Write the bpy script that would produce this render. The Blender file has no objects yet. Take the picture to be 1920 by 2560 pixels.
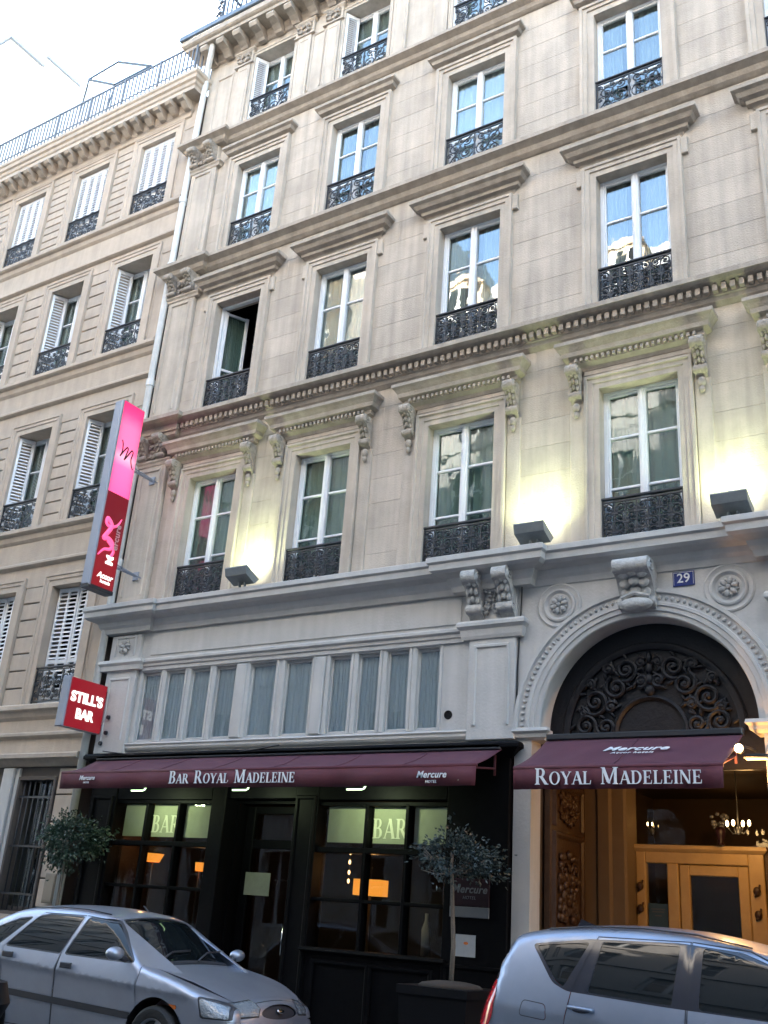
import bpy, bmesh, math, random
from mathutils import Vector, Matrix
from mathutils.geometry import delaunay_2d_cdt
rnd = random.Random(7)
R = math.radians
PI = math.pi
scene = bpy.context.scene
C = scene.collection

# ------------------------------------------------------------------ camera
def cam_axes(y, p, r):
    f = Vector((math.sin(y)*math.cos(p), math.cos(y)*math.cos(p), math.sin(p)))
    ri = Vector((math.cos(y), -math.sin(y), 0)); u = ri.cross(f)
    return ri*math.cos(r)+u*math.sin(r), u*math.cos(r)-ri*math.sin(r), f
CAM = Vector((0, -11.0, 1.5))
_ri, _u, _f = cam_axes(-0.58693836, 0.38722466, 0.07430648)
cd = bpy.data.cameras.new('camera')
cd.sensor_fit = 'VERTICAL'; cd.sensor_height = 36.0; cd.lens = 36.0*2500/2560
cd.clip_start = 0.05; cd.clip_end = 2000
cam = bpy.data.objects.new('camera', cd)
M = Matrix(((_ri.x, _u.x, -_f.x, CAM.x), (_ri.y, _u.y, -_f.y, CAM.y), (_ri.z, _u.z, -_f.z, CAM.z), (0, 0, 0, 1)))
cam.matrix_world = M
C.objects.link(cam); scene.camera = cam

# ------------------------------------------------------------------ light
SUN_EL, SUN_AZ = 12.5, -20.0            # azimuth from +Y towards +X: behind the hotel
w = bpy.data.worlds.new('World'); scene.world = w; w.use_nodes = True
nt = w.node_tree; nt.nodes.clear()
sky = nt.nodes.new('ShaderNodeTexSky'); sky.sky_type = 'NISHITA'; sky.sun_disc = False
sky.sun_elevation = R(SUN_EL); sky.sun_rotation = R(SUN_AZ)
sky.air_density = 1.0; sky.dust_density = 1.5; sky.ozone_density = 1.0
bg = nt.nodes.new('ShaderNodeBackground'); bg.inputs['Strength'].default_value = 0.15
wo = nt.nodes.new('ShaderNodeOutputWorld')
nt.links.new(sky.outputs[0], bg.inputs[0]); nt.links.new(bg.outputs[0], wo.inputs[0])
sl = bpy.data.lights.new('sun', 'SUN'); sl.energy = 3.0; sl.angle = R(0.5); sl.color = (1.0, 0.93, 0.84)
so = bpy.data.objects.new('sun', sl); C.objects.link(so)
sd = Vector((math.sin(R(SUN_AZ))*math.cos(R(SUN_EL)), math.cos(R(SUN_AZ))*math.cos(R(SUN_EL)), math.sin(R(SUN_EL))))
so.rotation_euler = (-sd).to_track_quat('-Z', 'Y').to_euler(); so.location = sd*60
vs = scene.view_settings
vs.view_transform = 'Standard'; vs.look = 'None'; vs.gamma = 1.0; vs.use_curve_mapping = False
vs.exposure = 3.95
LAMP = 0.14                              # dims every lamp together, so that they keep step with the exposure
scene.cycles.max_bounces = 8; scene.cycles.transparent_max_bounces = 16
scene.cycles.sample_clamp_indirect = 6.0
scene.cycles.use_denoising = True

# ------------------------------------------------------------------ materials
MAT = {}
def nodes(name):
    m = bpy.data.materials.new(name); m.use_nodes = True; MAT[name] = m
    n = m.node_tree; b = n.nodes['Principled BSDF']
    return m, n, b
def simple(name, col, rough=0.6, metal=0.0, bump=0.0, bscale=60, var=0.0, vscale=3.0, spec=0.5, coat=0.0, rnd_var=0.0, streak=0.0):
    m, n, b = nodes(name)
    b.inputs['Base Color'].default_value = (*col, 1); b.inputs['Roughness'].default_value = rough
    b.inputs['Metallic'].default_value = metal; b.inputs['Specular IOR Level'].default_value = spec
    b.inputs['Coat Weight'].default_value = coat; b.inputs['Coat Roughness'].default_value = 0.04
    L = n.links.new
    geo = n.nodes.new('ShaderNodeNewGeometry')
    if var or rnd_var or streak:
        cur = None
        def mul(a, fac, lo, hi):
            mr = n.nodes.new('ShaderNodeMapRange'); L(fac, mr.inputs[0])
            mr.inputs[1].default_value = 0.25; mr.inputs[2].default_value = 0.75
            mr.inputs[3].default_value = lo; mr.inputs[4].default_value = hi
            if a is None: return mr.outputs[0]
            mm = n.nodes.new('ShaderNodeMath'); mm.operation = 'MULTIPLY'; L(a, mm.inputs[0]); L(mr.outputs[0], mm.inputs[1]); return mm.outputs[0]
        if var:
            t = n.nodes.new('ShaderNodeTexNoise'); t.inputs['Scale'].default_value = vscale; t.inputs['Detail'].default_value = 6; t.inputs['Roughness'].default_value = 0.65
            L(geo.outputs['Position'], t.inputs['Vector']); cur = mul(cur, t.outputs[0], 1-var, 1+var*0.6)
        if streak:
            mp = n.nodes.new('ShaderNodeMapping'); mp.inputs['Scale'].default_value = (5, 5, 0.35); L(geo.outputs['Position'], mp.inputs[0])
            t = n.nodes.new('ShaderNodeTexNoise'); t.inputs['Scale'].default_value = 1.5; t.inputs['Detail'].default_value = 5
            L(mp.outputs[0], t.inputs['Vector']); cur = mul(cur, t.outputs[0], 1-streak, 1+streak*0.4)
        if rnd_var:
            oi = n.nodes.new('ShaderNodeObjectInfo'); mr = n.nodes.new('ShaderNodeMapRange'); L(oi.outputs['Random'], mr.inputs[0])
            mr.inputs[3].default_value = 1-rnd_var; mr.inputs[4].default_value = 1+rnd_var
            if cur is None: cur = mr.outputs[0]
            else:
                mm = n.nodes.new('ShaderNodeMath'); mm.operation = 'MULTIPLY'; L(cur, mm.inputs[0]); L(mr.outputs[0], mm.inputs[1]); cur = mm.outputs[0]
        vm = n.nodes.new('ShaderNodeVectorMath'); vm.operation = 'SCALE'; vm.inputs[0].default_value = col; L(cur, vm.inputs['Scale'])
        L(vm.outputs[0], b.inputs['Base Color'])
    if bump:
        t = n.nodes.new('ShaderNodeTexNoise'); t.inputs['Scale'].default_value = bscale; t.inputs['Detail'].default_value = 5
        L(geo.outputs['Position'], t.inputs['Vector'])
        bp = n.nodes.new('ShaderNodeBump'); bp.inputs['Strength'].default_value = bump; bp.inputs['Distance'].default_value = 0.02
        L(t.outputs[0], bp.inputs['Height']); L(bp.outputs[0], b.inputs['Normal'])
    return m
def emit(name, col, strength, base=None):
    m, n, b = nodes(name)
    b.inputs['Base Color'].default_value = (*(base or col), 1)
    b.inputs['Emission Color'].default_value = (*col, 1); b.inputs['Emission Strength'].default_value = strength*LAMP
    b.inputs['Roughness'].default_value = 0.35
    return m
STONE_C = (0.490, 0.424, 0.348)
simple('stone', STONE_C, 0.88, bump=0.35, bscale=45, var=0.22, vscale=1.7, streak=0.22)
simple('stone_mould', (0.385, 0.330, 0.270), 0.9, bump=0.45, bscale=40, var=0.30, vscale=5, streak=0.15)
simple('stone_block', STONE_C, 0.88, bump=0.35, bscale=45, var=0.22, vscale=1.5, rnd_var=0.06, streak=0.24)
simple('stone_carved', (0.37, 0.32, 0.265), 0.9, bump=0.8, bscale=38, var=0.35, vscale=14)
simple('stone_joint', (0.41, 0.355, 0.30), 0.95, var=0.2)
simple('stone_left', (0.45, 0.375, 0.30), 0.88, bump=0.35, bscale=45, var=0.15, vscale=2.5, rnd_var=0.05, streak=0.12)
simple('stone_left_joint', (0.10, 0.085, 0.075), 0.95)
simple('paint_white', (0.455, 0.45, 0.435), 0.6, bump=0.2, bscale=30, var=0.10, vscale=2.5, streak=0.12)
simple('paint_carved', (0.41, 0.405, 0.39), 0.65, bump=0.6, bscale=40, var=0.3, vscale=16)
simple('window_white', (0.72, 0.73, 0.74), 0.4, var=0.06, vscale=6)
simple('shutter_white', (0.70, 0.71, 0.72), 0.5, var=0.08, vscale=8)
simple('iron', (0.018, 0.02, 0.025), 0.45, metal=0.0, bump=0.3, bscale=90, var=0.25, vscale=20)
simple('iron_flared', (0.11, 0.125, 0.145), 0.5, var=0.2, vscale=10)  # left railing iron, lightened to bluish grey: sky flare put into its colour
simple('zinc', (0.16, 0.18, 0.20), 0.45, metal=0.6, var=0.2, vscale=4)
simple('pipe_white', (0.60, 0.60, 0.58), 0.5, var=0.12, vscale=6)
simple('curtain_grey', (0.16, 0.185, 0.17), 0.9, var=0.1)
simple('curtain_blue', (0.25, 0.285, 0.315), 0.9, var=0.06)
simple('curtain_white', (0.34, 0.37, 0.38), 0.9, var=0.08)
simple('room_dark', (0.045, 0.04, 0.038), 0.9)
simple('bar_wood', (0.0022, 0.0022, 0.0032), 0.55, spec=0.07, bump=0.15, bscale=25, var=0.3, vscale=8)
simple('tympanum_wood', (0.0055, 0.0055, 0.008), 0.5, spec=0.3, bump=0.3, bscale=30, var=0.3, vscale=9)
simple('door_wood', (0.060, 0.032, 0.016), 0.4, bump=0.3, bscale=22, var=0.35, vscale=12)
simple('frame_wood', (0.47, 0.32, 0.13), 0.45, bump=0.1, bscale=30, var=0.15, vscale=5)
simple('brown_wall', (0.075, 0.048, 0.026), 0.7, var=0.2)
simple('cream_wall', (0.17, 0.12, 0.065), 0.7, var=0.1)
simple('awning_red', (0.078, 0.020, 0.034), 0.75, bump=0.15, bscale=120, var=0.18, vscale=4)
simple('awning_valance', (0.085, 0.014, 0.024), 0.8, bump=0.15, bscale=120, var=0.18, vscale=4)
simple('letter_white', (0.68, 0.70, 0.72), 0.6, var=0.15, vscale=40)
simple('asphalt', (0.05, 0.05, 0.052), 0.85, bump=0.5, bscale=80, var=0.3, vscale=6)
simple('pavement', (0.17, 0.165, 0.16), 0.85, bump=0.3, bscale=60, var=0.2, vscale=4)
simple('kerb', (0.26, 0.25, 0.24), 0.8, bump=0.3, bscale=50, var=0.2, rnd_var=0.1)
simple('silver_aluminium', (0.26, 0.28, 0.33), 0.45, metal=0.3, var=0.08)
simple('dark_metal', (0.03, 0.032, 0.036), 0.4, metal=0.3)
simple('lamp_grey', (0.17, 0.19, 0.20), 0.4, metal=0.2, var=0.15, vscale=15)
simple('sign_blue', (0.012, 0.025, 0.16), 0.25, var=0.1, vscale=10)
simple('roof_zinc_pale', (0.40, 0.41, 0.42), 0.6, var=0.15, vscale=3)
simple('roof_slate', (0.10, 0.105, 0.12), 0.6, var=0.25, vscale=5)
simple('coping_pale', (0.30, 0.33, 0.38), 0.7)
simple('white_wall', (0.82, 0.80, 0.77), 0.8, var=0.06)
simple('plaster_warm', (0.46, 0.44, 0.42), 0.85, var=0.15)
simple('paper', (0.20, 0.21, 0.17), 0.8, var=0.1, vscale=20)
simple('poster_paper', (0.30, 0.32, 0.35), 0.6, var=0.08, vscale=20)
simple('notice_blue', (0.03, 0.07, 0.10), 0.5)
simple('sign_plum', (0.016, 0.006, 0.009), 0.35, spec=0.2)
simple('sign_grey', (0.085, 0.09, 0.10), 0.5)
simple('leaf', (0.028, 0.055, 0.032), 0.38, var=0.45, vscale=9)
simple('leaf_grey', (0.024, 0.040, 0.038), 0.42, var=0.45, vscale=9)
simple('bark', (0.13, 0.11, 0.09), 0.9, bump=0.6, bscale=60, var=0.3, vscale=10)
simple('planter_black', (0.004, 0.004, 0.005), 0.55, spec=0.15)
simple('soil', (0.03, 0.022, 0.016), 1.0)
simple('cable_black', (0.015, 0.015, 0.016), 0.5)
simple('utility_tan', (0.26, 0.22, 0.17), 0.7, var=0.2)
simple('rubber', (0.012, 0.012, 0.013), 0.6)
simple('tyre', (0.014, 0.014, 0.015), 0.75, bump=0.3, bscale=70)
simple('chrome', (0.65, 0.66, 0.68), 0.12, metal=1.0)
simple('rim_alloy', (0.36, 0.37, 0.40), 0.3, metal=0.8)
simple('car_glass', (0.006, 0.008, 0.009), 0.03, spec=0.35)
simple('car_silver', (0.34, 0.36, 0.42), 0.40, metal=0.7, coat=0.55, var=0.10, vscale=3)
simple('car_bluegrey', (0.24, 0.275, 0.35), 0.40, metal=0.7, coat=0.55, var=0.10, vscale=3)
simple('car_plastic', (0.030, 0.030, 0.036), 0.5)
simple('car_trim_gloss', (0.016, 0.017, 0.026), 0.12, spec=0.6)
simple('lamp_red', (0.45, 0.012, 0.02), 0.12, coat=0.6)
simple('lamp_clear', (0.22, 0.24, 0.26), 0.18, metal=0.35, coat=0.8, bump=0.5, bscale=55)
simple('lamp_orange', (0.55, 0.14, 0.03), 0.15)
simple('sticker_green', (0.18, 0.42, 0.33), 0.5)
simple('table_wood', (0.07, 0.035, 0.018), 0.4)
simple('bar_wall', (0.03, 0.017, 0.012), 0.8, var=0.2)
simple('frosted_film', (0.40, 0.43, 0.32), 0.7, var=0.12, vscale=6)
simple('film_letter', (0.88, 0.90, 0.74), 0.7)
emit('glow_pink', (1.0, 0.035, 0.17), 0.95, (0.3, 0.03, 0.1))
emit('glow_red', (0.62, 0.004, 0.018), 0.17, (0.12, 0.006, 0.01))
emit('glow_darkred', (0.36, 0.003, 0.016), 0.19, (0.09, 0.005, 0.01))
emit('glow_letter', (1.0, 0.90, 0.80), 0.75)
emit('glow_swirl', (1.0, 0.10, 0.26), 0.55)
simple('lettering_dim', (0.42, 0.30, 0.30), 0.5)
emit('swirl_dark', (0.30, 0.01, 0.06), 0.12)
emit('tube_green', (0.62, 1.0, 0.50), 2.5)
emit('bulb_warm', (1.0, 0.62, 0.25), 14.0)
emit('bulb_small', (1.0, 0.62, 0.26), 2.2)
emit('shade_orange', (1.0, 0.36, 0.045), 0.5)
emit('flood_face', (0.95, 1.0, 0.72), 8.0)
# neon tubes behind the pink diffuser: bright bands in the emitted light
def pink():
    m = MAT['glow_pink']; n = m.node_tree; b = n.nodes['Principled BSDF']; L = n.links.new
    g = n.nodes.new('ShaderNodeNewGeometry'); sp = n.nodes.new('ShaderNodeSeparateXYZ'); L(g.outputs['Position'], sp.inputs[0])
    cr = n.nodes.new('ShaderNodeValToRGB'); mr = n.nodes.new('ShaderNodeMapRange')
    L(sp.outputs['Z'], mr.inputs[0]); mr.inputs[1].default_value = 7.61; mr.inputs[2].default_value = 9.24
    L(mr.outputs[0], cr.inputs[0]); e = cr.color_ramp.elements
    e[0].position = 0.0; e[0].color = (1, 0.09, 0.27, 1); e[1].position = 1.0; e[1].color = (0.80, 0.012, 0.085, 1)
    for p, c in ((0.30, (1, 0.13, 0.32, 1)), (0.40, (1, 0.36, 0.47, 1)), (0.48, (1, 0.15, 0.31, 1)), (0.75, (1, 0.14, 0.29, 1)), (0.9, (1, 0.03, 0.14, 1))):
        k = e.new(p); k.color = c
    # dimmer towards the long edges, where the tube behind is farther off
    my = n.nodes.new('ShaderNodeMapRange'); L(sp.outputs['Y'], my.inputs[0]); my.inputs[1].default_value = -1.07; my.inputs[2].default_value = -0.60; my.inputs[3].default_value = -1; my.inputs[4].default_value = 1
    sq = n.nodes.new('ShaderNodeMath'); sq.operation = 'POWER'; ab = n.nodes.new('ShaderNodeMath'); ab.operation = 'ABSOLUTE'
    L(my.outputs[0], ab.inputs[0]); L(ab.outputs[0], sq.inputs[0]); sq.inputs[1].default_value = 4
    mm = n.nodes.new('ShaderNodeMapRange'); L(sq.outputs[0], mm.inputs[0]); mm.inputs[3].default_value = 0.85*LAMP; mm.inputs[4].default_value = 0.45*LAMP
    L(cr.outputs[0], b.inputs['Emission Color']); L(mm.outputs[0], b.inputs['Emission Strength'])
pink()
def glass(name, tint, ior=1.75, wav=0.15):
    m = bpy.data.materials.new(name); m.use_nodes = True; MAT[name] = m
    n = m.node_tree; n.nodes.clear(); L = n.links.new
    o = n.nodes.new('ShaderNodeOutputMaterial'); mx = n.nodes.new('ShaderNodeMixShader')
    tr = n.nodes.new('ShaderNodeBsdfTransparent'); tr.inputs[0].default_value = (*tint, 1)
    gl = n.nodes.new('ShaderNodeBsdfGlossy'); gl.inputs['Roughness'].default_value = 0.015
    gl.inputs['Color'].default_value = (0.95, 0.97, 1, 1)
    fr = n.nodes.new('ShaderNodeFresnel'); fr.inputs[0].default_value = ior
    g = n.nodes.new('ShaderNodeNewGeometry'); t = n.nodes.new('ShaderNodeTexNoise'); t.inputs['Scale'].default_value = 2.2
    ir = n.nodes.new('ShaderNodeMapRange'); L(g.outputs['Backfacing'], ir.inputs[0]); ir.inputs[3].default_value = ior; ir.inputs[4].default_value = 1/ior
    L(ir.outputs[0], fr.inputs[0])              # same reflectance on both faces of the thin pane
    L(g.outputs['Position'], t.inputs['Vector'])
    bp = n.nodes.new('ShaderNodeBump'); bp.inputs['Strength'].default_value = wav; bp.inputs['Distance'].default_value = 0.02
    L(t.outputs[0], bp.inputs['Height']); L(bp.outputs[0], gl.inputs['Normal'])
    L(fr.outputs[0], mx.inputs[0]); L(tr.outputs[0], mx.inputs[1]); L(gl.outputs[0], mx.inputs[2]); L(mx.outputs[0], o.inputs[0])
glass('glass', (0.88, 0.93, 0.91), 2.0, 0.12)
glass('glass_low', (0.84, 0.92, 0.89), 1.55, 0.16)
glass('glass_thin', (0.93, 0.96, 0.96), 1.5, 0.05)
glass('glass_bar', (0.9, 0.9, 0.88), 1.3, 0.04)
for k in ('car_silver', 'car_bluegrey'):       # metallic flake
    n = MAT[k].node_tree; b = n.nodes['Principled BSDF']
    t = n.nodes.new('ShaderNodeTexNoise'); t.inputs['Scale'].default_value = 900
    g = n.nodes.new('ShaderNodeNewGeometry'); n.links.new(g.outputs['Position'], t.inputs['Vector'])
    bp = n.nodes.new('ShaderNodeBump'); bp.inputs['Strength'].default_value = 0.05; n.links.new(t.outputs[0], bp.inputs['Height']); n.links.new(bp.outputs[0], b.inputs['Normal'])

# ------------------------------------------------------------------ mesh builder
class MB:
    def __init__(s): s.v = []; s.f = []
    def add(s, vs_, fs):
        o = len(s.v); s.v += [tuple(p) for p in vs_]; s.f += [tuple(i+o for i in f) for f in fs]; return s
    def box(s, x0, x1, y0, y1, z0, z1):
        return s.add([(x0,y0,z0),(x1,y0,z0),(x1,y1,z0),(x0,y1,z0),(x0,y0,z1),(x1,y0,z1),(x1,y1,z1),(x0,y1,z1)],
                     [(0,3,2,1),(4,5,6,7),(0,1,5,4),(1,2,6,5),(2,3,7,6),(3,0,4,7)])
    def cham(s, x0, x1, y0, y1, z0, z1, c):      # box whose front (y0) edges are chamfered
        return s.add([(x0,y1,z0),(x1,y1,z0),(x1,y1,z1),(x0,y1,z1),(x0,y0+c,z0),(x1,y0+c,z0),(x1,y0+c,z1),(x0,y0+c,z1),
                      (x0+c,y0,z0+c),(x1-c,y0,z0+c),(x1-c,y0,z1-c),(x0+c,y0,z1-c)],
                     [(0,4,7,3),(1,2,6,5),(0,1,5,4),(3,7,6,2),(4,5,9,8),(5,6,10,9),(6,7,11,10),(7,4,8,11),(8,9,10,11)])
    def prism_x(s, poly, x0, x1):                # poly of (y,z)
        n = len(poly)
        vs_ = [(x0, y, z) for y, z in poly]+[(x1, y, z) for y, z in poly]
        return s.add(vs_, [tuple(range(n)), tuple(range(2*n-1, n-1, -1))]+[(i, n+i, n+(i+1) % n, (i+1) % n) for i in range(n)])
    def prism_y(s, poly, y0, y1):                # poly of (x,z), front at y0
        n = len(poly)
        vs_ = [(x, y0, z) for x, z in poly]+[(x, y1, z) for x, z in poly]
        return s.add(vs_, [tuple(range(n)), tuple(range(2*n-1, n-1, -1))]+[(i, (i+1) % n, n+(i+1) % n, n+i) for i in range(n)])
    def mould(s, xL, xR, prof, y0=0.0, retL=True, retR=True):   # prof: (out,z) from top to bottom, returns mitred at both ends
        rows = []
        for o, z in prof:
            l = xL-(o if retL else 0); r = xR+(o if retR else 0)
            rows.append([(l, y0, z), (l, y0-o, z), (r, y0-o, z), (r, y0, z)])
        b = len(s.v)
        for r_ in rows: s.v += r_
        for i in range(len(rows)-1):
            for k in range(3):
                a = b+i*4+k; s.f.append((a, a+4, a+5, a+1))
        return s
    def architrave(s, xl, xr, zb, zt, prof, y0=0.0):  # prof: (w,d) from the opening outwards; d = depth proud of the wall
        b = len(s.v)
        for w_, d in prof:
            s.v += [(xl-w_, y0-d, zb), (xl-w_, y0-d, zt+w_), (xr+w_, y0-d, zt+w_), (xr+w_, y0-d, zb)]
        for i in range(len(prof)-1):
            for k in range(3):
                a = b+i*4+k; s.f.append((a, a+1, a+5, a+4))
        return s
    def arc(s, cx, cz, r, prof, a0, a1, n=48, y0=0.0):
        b = len(s.v); m = len(prof)
        for k in range(n+1):
            a = a0+(a1-a0)*k/n
            for w_, d in prof: s.v.append((cx+(r+w_)*math.cos(a), y0-d, cz+(r+w_)*math.sin(a)))
        for k in range(n):
            for i in range(m-1):
                p = b+k*m+i; s.f.append((p, p+1, p+m+1, p+m))
        return s
    def tube(s, pts, r, n=6, closed=False, taper=None):
        pts = [Vector(p) for p in pts]; m = len(pts); b = len(s.v)
        t0 = (pts[1]-pts[0]).normalized(); ref = Vector((0, 1, 0)) if abs(t0.y) < 0.9 else Vector((1, 0, 0))
        for i, p in enumerate(pts):
            t = (pts[min(i+1, m-1)]-pts[max(i-1, 0)])
            if closed: t = pts[(i+1) % m]-pts[(i-1) % m]
            t.normalize()
            u = (ref-t*ref.dot(t)).normalized(); v_ = t.cross(u); ref = u
            rr = r*(taper(i/(m-1)) if taper else 1)
            for k in range(n):
                a = 2*PI*k/n; q = p+u*(rr*math.cos(a))+v_*(rr*math.sin(a)); s.v.append(tuple(q))
        for i in range(m if closed else m-1):
            j = (i+1) % m
            for k in range(n):
                k2 = (k+1) % n; s.f.append((b+i*n+k, b+i*n+k2, b+j*n+k2, b+j*n+k))
        if not closed:
            s.f.append(tuple(b+k for k in range(n))[::-1]); s.f.append(tuple(b+(m-1)*n+k for k in range(n)))
        return s
    def lathe(s, c, prof, n=24, axis='z'):       # prof: (r,h)
        b = len(s.v); m = len(prof)
        for k in range(n):
            a = 2*PI*k/n
            for r_, h in prof:
                if axis == 'z': p = (c[0]+r_*math.cos(a), c[1]+r_*math.sin(a), c[2]+h)
                elif axis == 'y': p = (c[0]+r_*math.cos(a), c[1]+h, c[2]+r_*math.sin(a))
                else: p = (c[0]+h, c[1]+r_*math.cos(a), c[2]+r_*math.sin(a))
                s.v.append(p)
        for k in range(n):
            k2 = (k+1) % n
            for i in range(m-1): s.f.append((b+k*m+i, b+k2*m+i, b+k2*m+i+1, b+k*m+i+1))
        return s
    def ell(s, c, r, nu=10, nv=6, rot=None):
        b = len(s.v)
        for j in range(nv+1):
            th = PI*j/nv
            for i in range(nu):
                a = 2*PI*i/nu; p = Vector((r[0]*math.sin(th)*math.cos(a), r[1]*math.sin(th)*math.sin(a), r[2]*math.cos(th)))
                if rot: p = rot @ p
                s.v.append((c[0]+p.x, c[1]+p.y, c[2]+p.z))
        for j in range(nv):
            for i in range(nu):
                i2 = (i+1) % nu; s.f.append((b+j*nu+i, b+(j+1)*nu+i, b+(j+1)*nu+i2, b+j*nu+i2))
        return s
    def merge(s, o, mtx=None):
        vs_ = [tuple(mtx @ Vector(p)) for p in o.v] if mtx else o.v
        return s.add(vs_, o.f)
    def mesh(s, name, mat, smooth=False, fix=True, merge=False):
        me = bpy.data.meshes.new(name); me.from_pydata(s.v, [], s.f); me.materials.append(MAT[mat])
        bm = bmesh.new(); bm.from_mesh(me)
        if merge: bmesh.ops.remove_doubles(bm, verts=bm.verts, dist=1e-4)
        if fix: bmesh.ops.recalc_face_normals(bm, faces=bm.faces)
        bm.to_mesh(me); bm.free()
        if smooth:
            for p in me.polygons: p.use_smooth = True
            if smooth is not True:
                try: me.set_sharp_from_angle(angle=R(smooth))
                except Exception: pass
        return me

WL = {}                                           # world position of every object that parents others
def wloc(o):
    return WL.get(o.name, Vector((0, 0, 0))) if o else Vector((0, 0, 0))
def place(name, me, parent=None, loc=(0, 0, 0), rot=(0, 0, 0)):
    o = bpy.data.objects.new(name, me); C.objects.link(o); o.parent = parent
    o.location = Vector(loc)-wloc(parent); o.rotation_euler = rot
    WL[o.name] = Vector(loc)
    return o
def obj(name, mb, mat, parent=None, smooth=False, merge=False):
    return place(name, mb.mesh(name, mat, smooth, merge=merge), parent)
def thing(name, label, cat, loc, group=None):
    o = bpy.data.objects.new(name, None); C.objects.link(o); o.location = loc; o.empty_display_size = 0.2
    o['label'] = label; o['category'] = cat
    if group: o['group'] = group
    WL[o.name] = Vector(loc); return o
def tag(o, label, cat, group=None):
    o['label'] = label; o['category'] = cat
    if group: o['group'] = group
    return o
def structure(name, mb, mat):
    o = obj(name, mb, mat); o['kind'] = 'structure'; return o
def scroll(cx, cz, r0, r1, a0, turns, n=26, sx=1, y=0.0):
    return [(cx+sx*(r0+(r1-r0)*k/n)*math.cos(a0+turns*2*PI*k/n), y, cz+(r0+(r1-r0)*k/n)*math.sin(a0+turns*2*PI*k/n)) for k in range(n+1)]
_dg = None
def text_mesh(body, size, mat, ext=0.003, off=0.0, shear=0.0, spacing=1.0):
    cu = bpy.data.curves.new('t', 'FONT'); cu.body = body; cu.size = size; cu.extrude = ext; cu.offset = off; cu.shear = shear
    cu.align_x = 'CENTER'; cu.align_y = 'CENTER'; cu.space_character = spacing; cu.resolution_u = 4
    o = bpy.data.objects.new('t', cu); C.objects.link(o)
    me = bpy.data.meshes.new_from_object(o.evaluated_get(bpy.context.evaluated_depsgraph_get()))
    bpy.data.objects.remove(o); me.materials.clear(); me.materials.append(MAT[mat]); return me
FRONT = (R(90), 0, 0); SIDE = (R(90), 0, R(90))
# serif capitals drawn piece by piece (cap height 1)
T_, H_ = 0.175, 0.06
def glyph(ch):
    P = []
    def rect(x0, x1, z0, z1): P.append([(x0, z0), (x1, z0), (x1, z1), (x0, z1)])
    def stem(x, w_=T_, top=True, bot=True):
        rect(x, x+w_, 0.03, 0.97)
        if bot: P.append([(x-.085, 0), (x+w_+.085, 0), (x+w_+.085, .03), (x+w_, .075), (x, .075), (x-.085, .03)])
        if top: P.append([(x-.085, .97), (x, .925), (x+w_, .925), (x+w_+.085, .97), (x+w_+.085, 1), (x-.085, 1)])
    def diag(xa, za, xb, zb, w_): P.append([(xa-w_/2, za), (xa+w_/2, za), (xb+w_/2, zb), (xb-w_/2, zb)])
    def serif(x, z, w_): P.append([(x-w_, z), (x+w_, z), (x+w_, z+.045), (x-w_, z+.045)])
    def bowl(cx, cz, rx, rz, tx, tz, a0, a1, n=18):
        out = [(cx+rx*math.cos(a0+(a1-a0)*k/n), cz+rz*math.sin(a0+(a1-a0)*k/n)) for k in range(n+1)]
        inn = [(cx+(rx-tx)*math.cos(a0+(a1-a0)*k/n), cz+(rz-tz)*math.sin(a0+(a1-a0)*k/n)) for k in range(n+1)]
        P.append(out+inn[::-1])
    h = PI/2
    if ch == 'B':
        stem(.09); rect(.2, .42, .94, 1); rect(.2, .44, .49, .55); rect(.2, .46, 0, .06)
        bowl(.40, .765, .24, .235, T_*.9, H_, -h, h); bowl(.42, .27, .29, .27, T_, H_, -h, h); w_ = .76
    elif ch == 'R':
        stem(.09); rect(.2, .42, .94, 1); rect(.2, .44, .46, .52); bowl(.40, .73, .27, .27, T_*.95, H_, -h, h)
        diag(.78, 0, .43, .48, .21); serif(.80, 0, .12); w_ = .90
    elif ch == 'D':
        stem(.09); rect(.2, .38, .94, 1); rect(.2, .38, 0, .06); bowl(.38, .5, .45, .5, T_, H_, -h, h); w_ = .88
    elif ch == 'O':
        bowl(.48, .5, .45, .52, T_, H_, 0, 2*PI, 36); w_ = .96
    elif ch == 'E':
        stem(.09); rect(.2, .62, .94, 1); rect(.2, .52, .48, .54); rect(.2, .66, 0, .06)
        P.append([(.57, 1), (.63, 1), (.64, .76), (.61, .76)]); P.append([(.60, 0), (.66, 0), (.70, .27), (.66, .27)]); P.append([(.48, .38), (.52, .38), (.52, .64), (.48, .64)]); w_ = .74
    elif ch == 'L':
        stem(.09); rect(.2, .62, 0, .06); P.append([(.57, 0), (.63, 0), (.68, .3), (.64, .3)]); w_ = .70
    elif ch == 'I':
        stem(.09); w_ = .36
    elif ch == 'N':
        stem(.11, .07, top=True); stem(.74, .07, bot=False); diag(.74, 0, .14, 1, .19); w_ = .92
    elif ch == 'M':
        stem(.10, .07); stem(.84, T_); diag(.52, .04, .16, 1, .19); diag(.52, .04, .90, 1, .08); w_ = 1.12
    elif ch == 'A':
        diag(.10, 0, .44, 1, .075); diag(.76, 0, .44, 1, .20); rect(.22, .62, .30, .36); serif(.10, 0, .11); serif(.76, 0, .15); w_ = .86
    elif ch == 'Y':
        P.append([(.355, 0), (.355+T_, 0), (.355+T_, .47), (.355, .47)]); diag(.44, .42, .12, 1, .20); diag(.45, .42, .76, 1, .08)
        serif(.44, 0, .17); serif(.12, .955, .15); serif(.76, .955, .11); w_ = .86
    else: w_ = .34
    return P, w_
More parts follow.
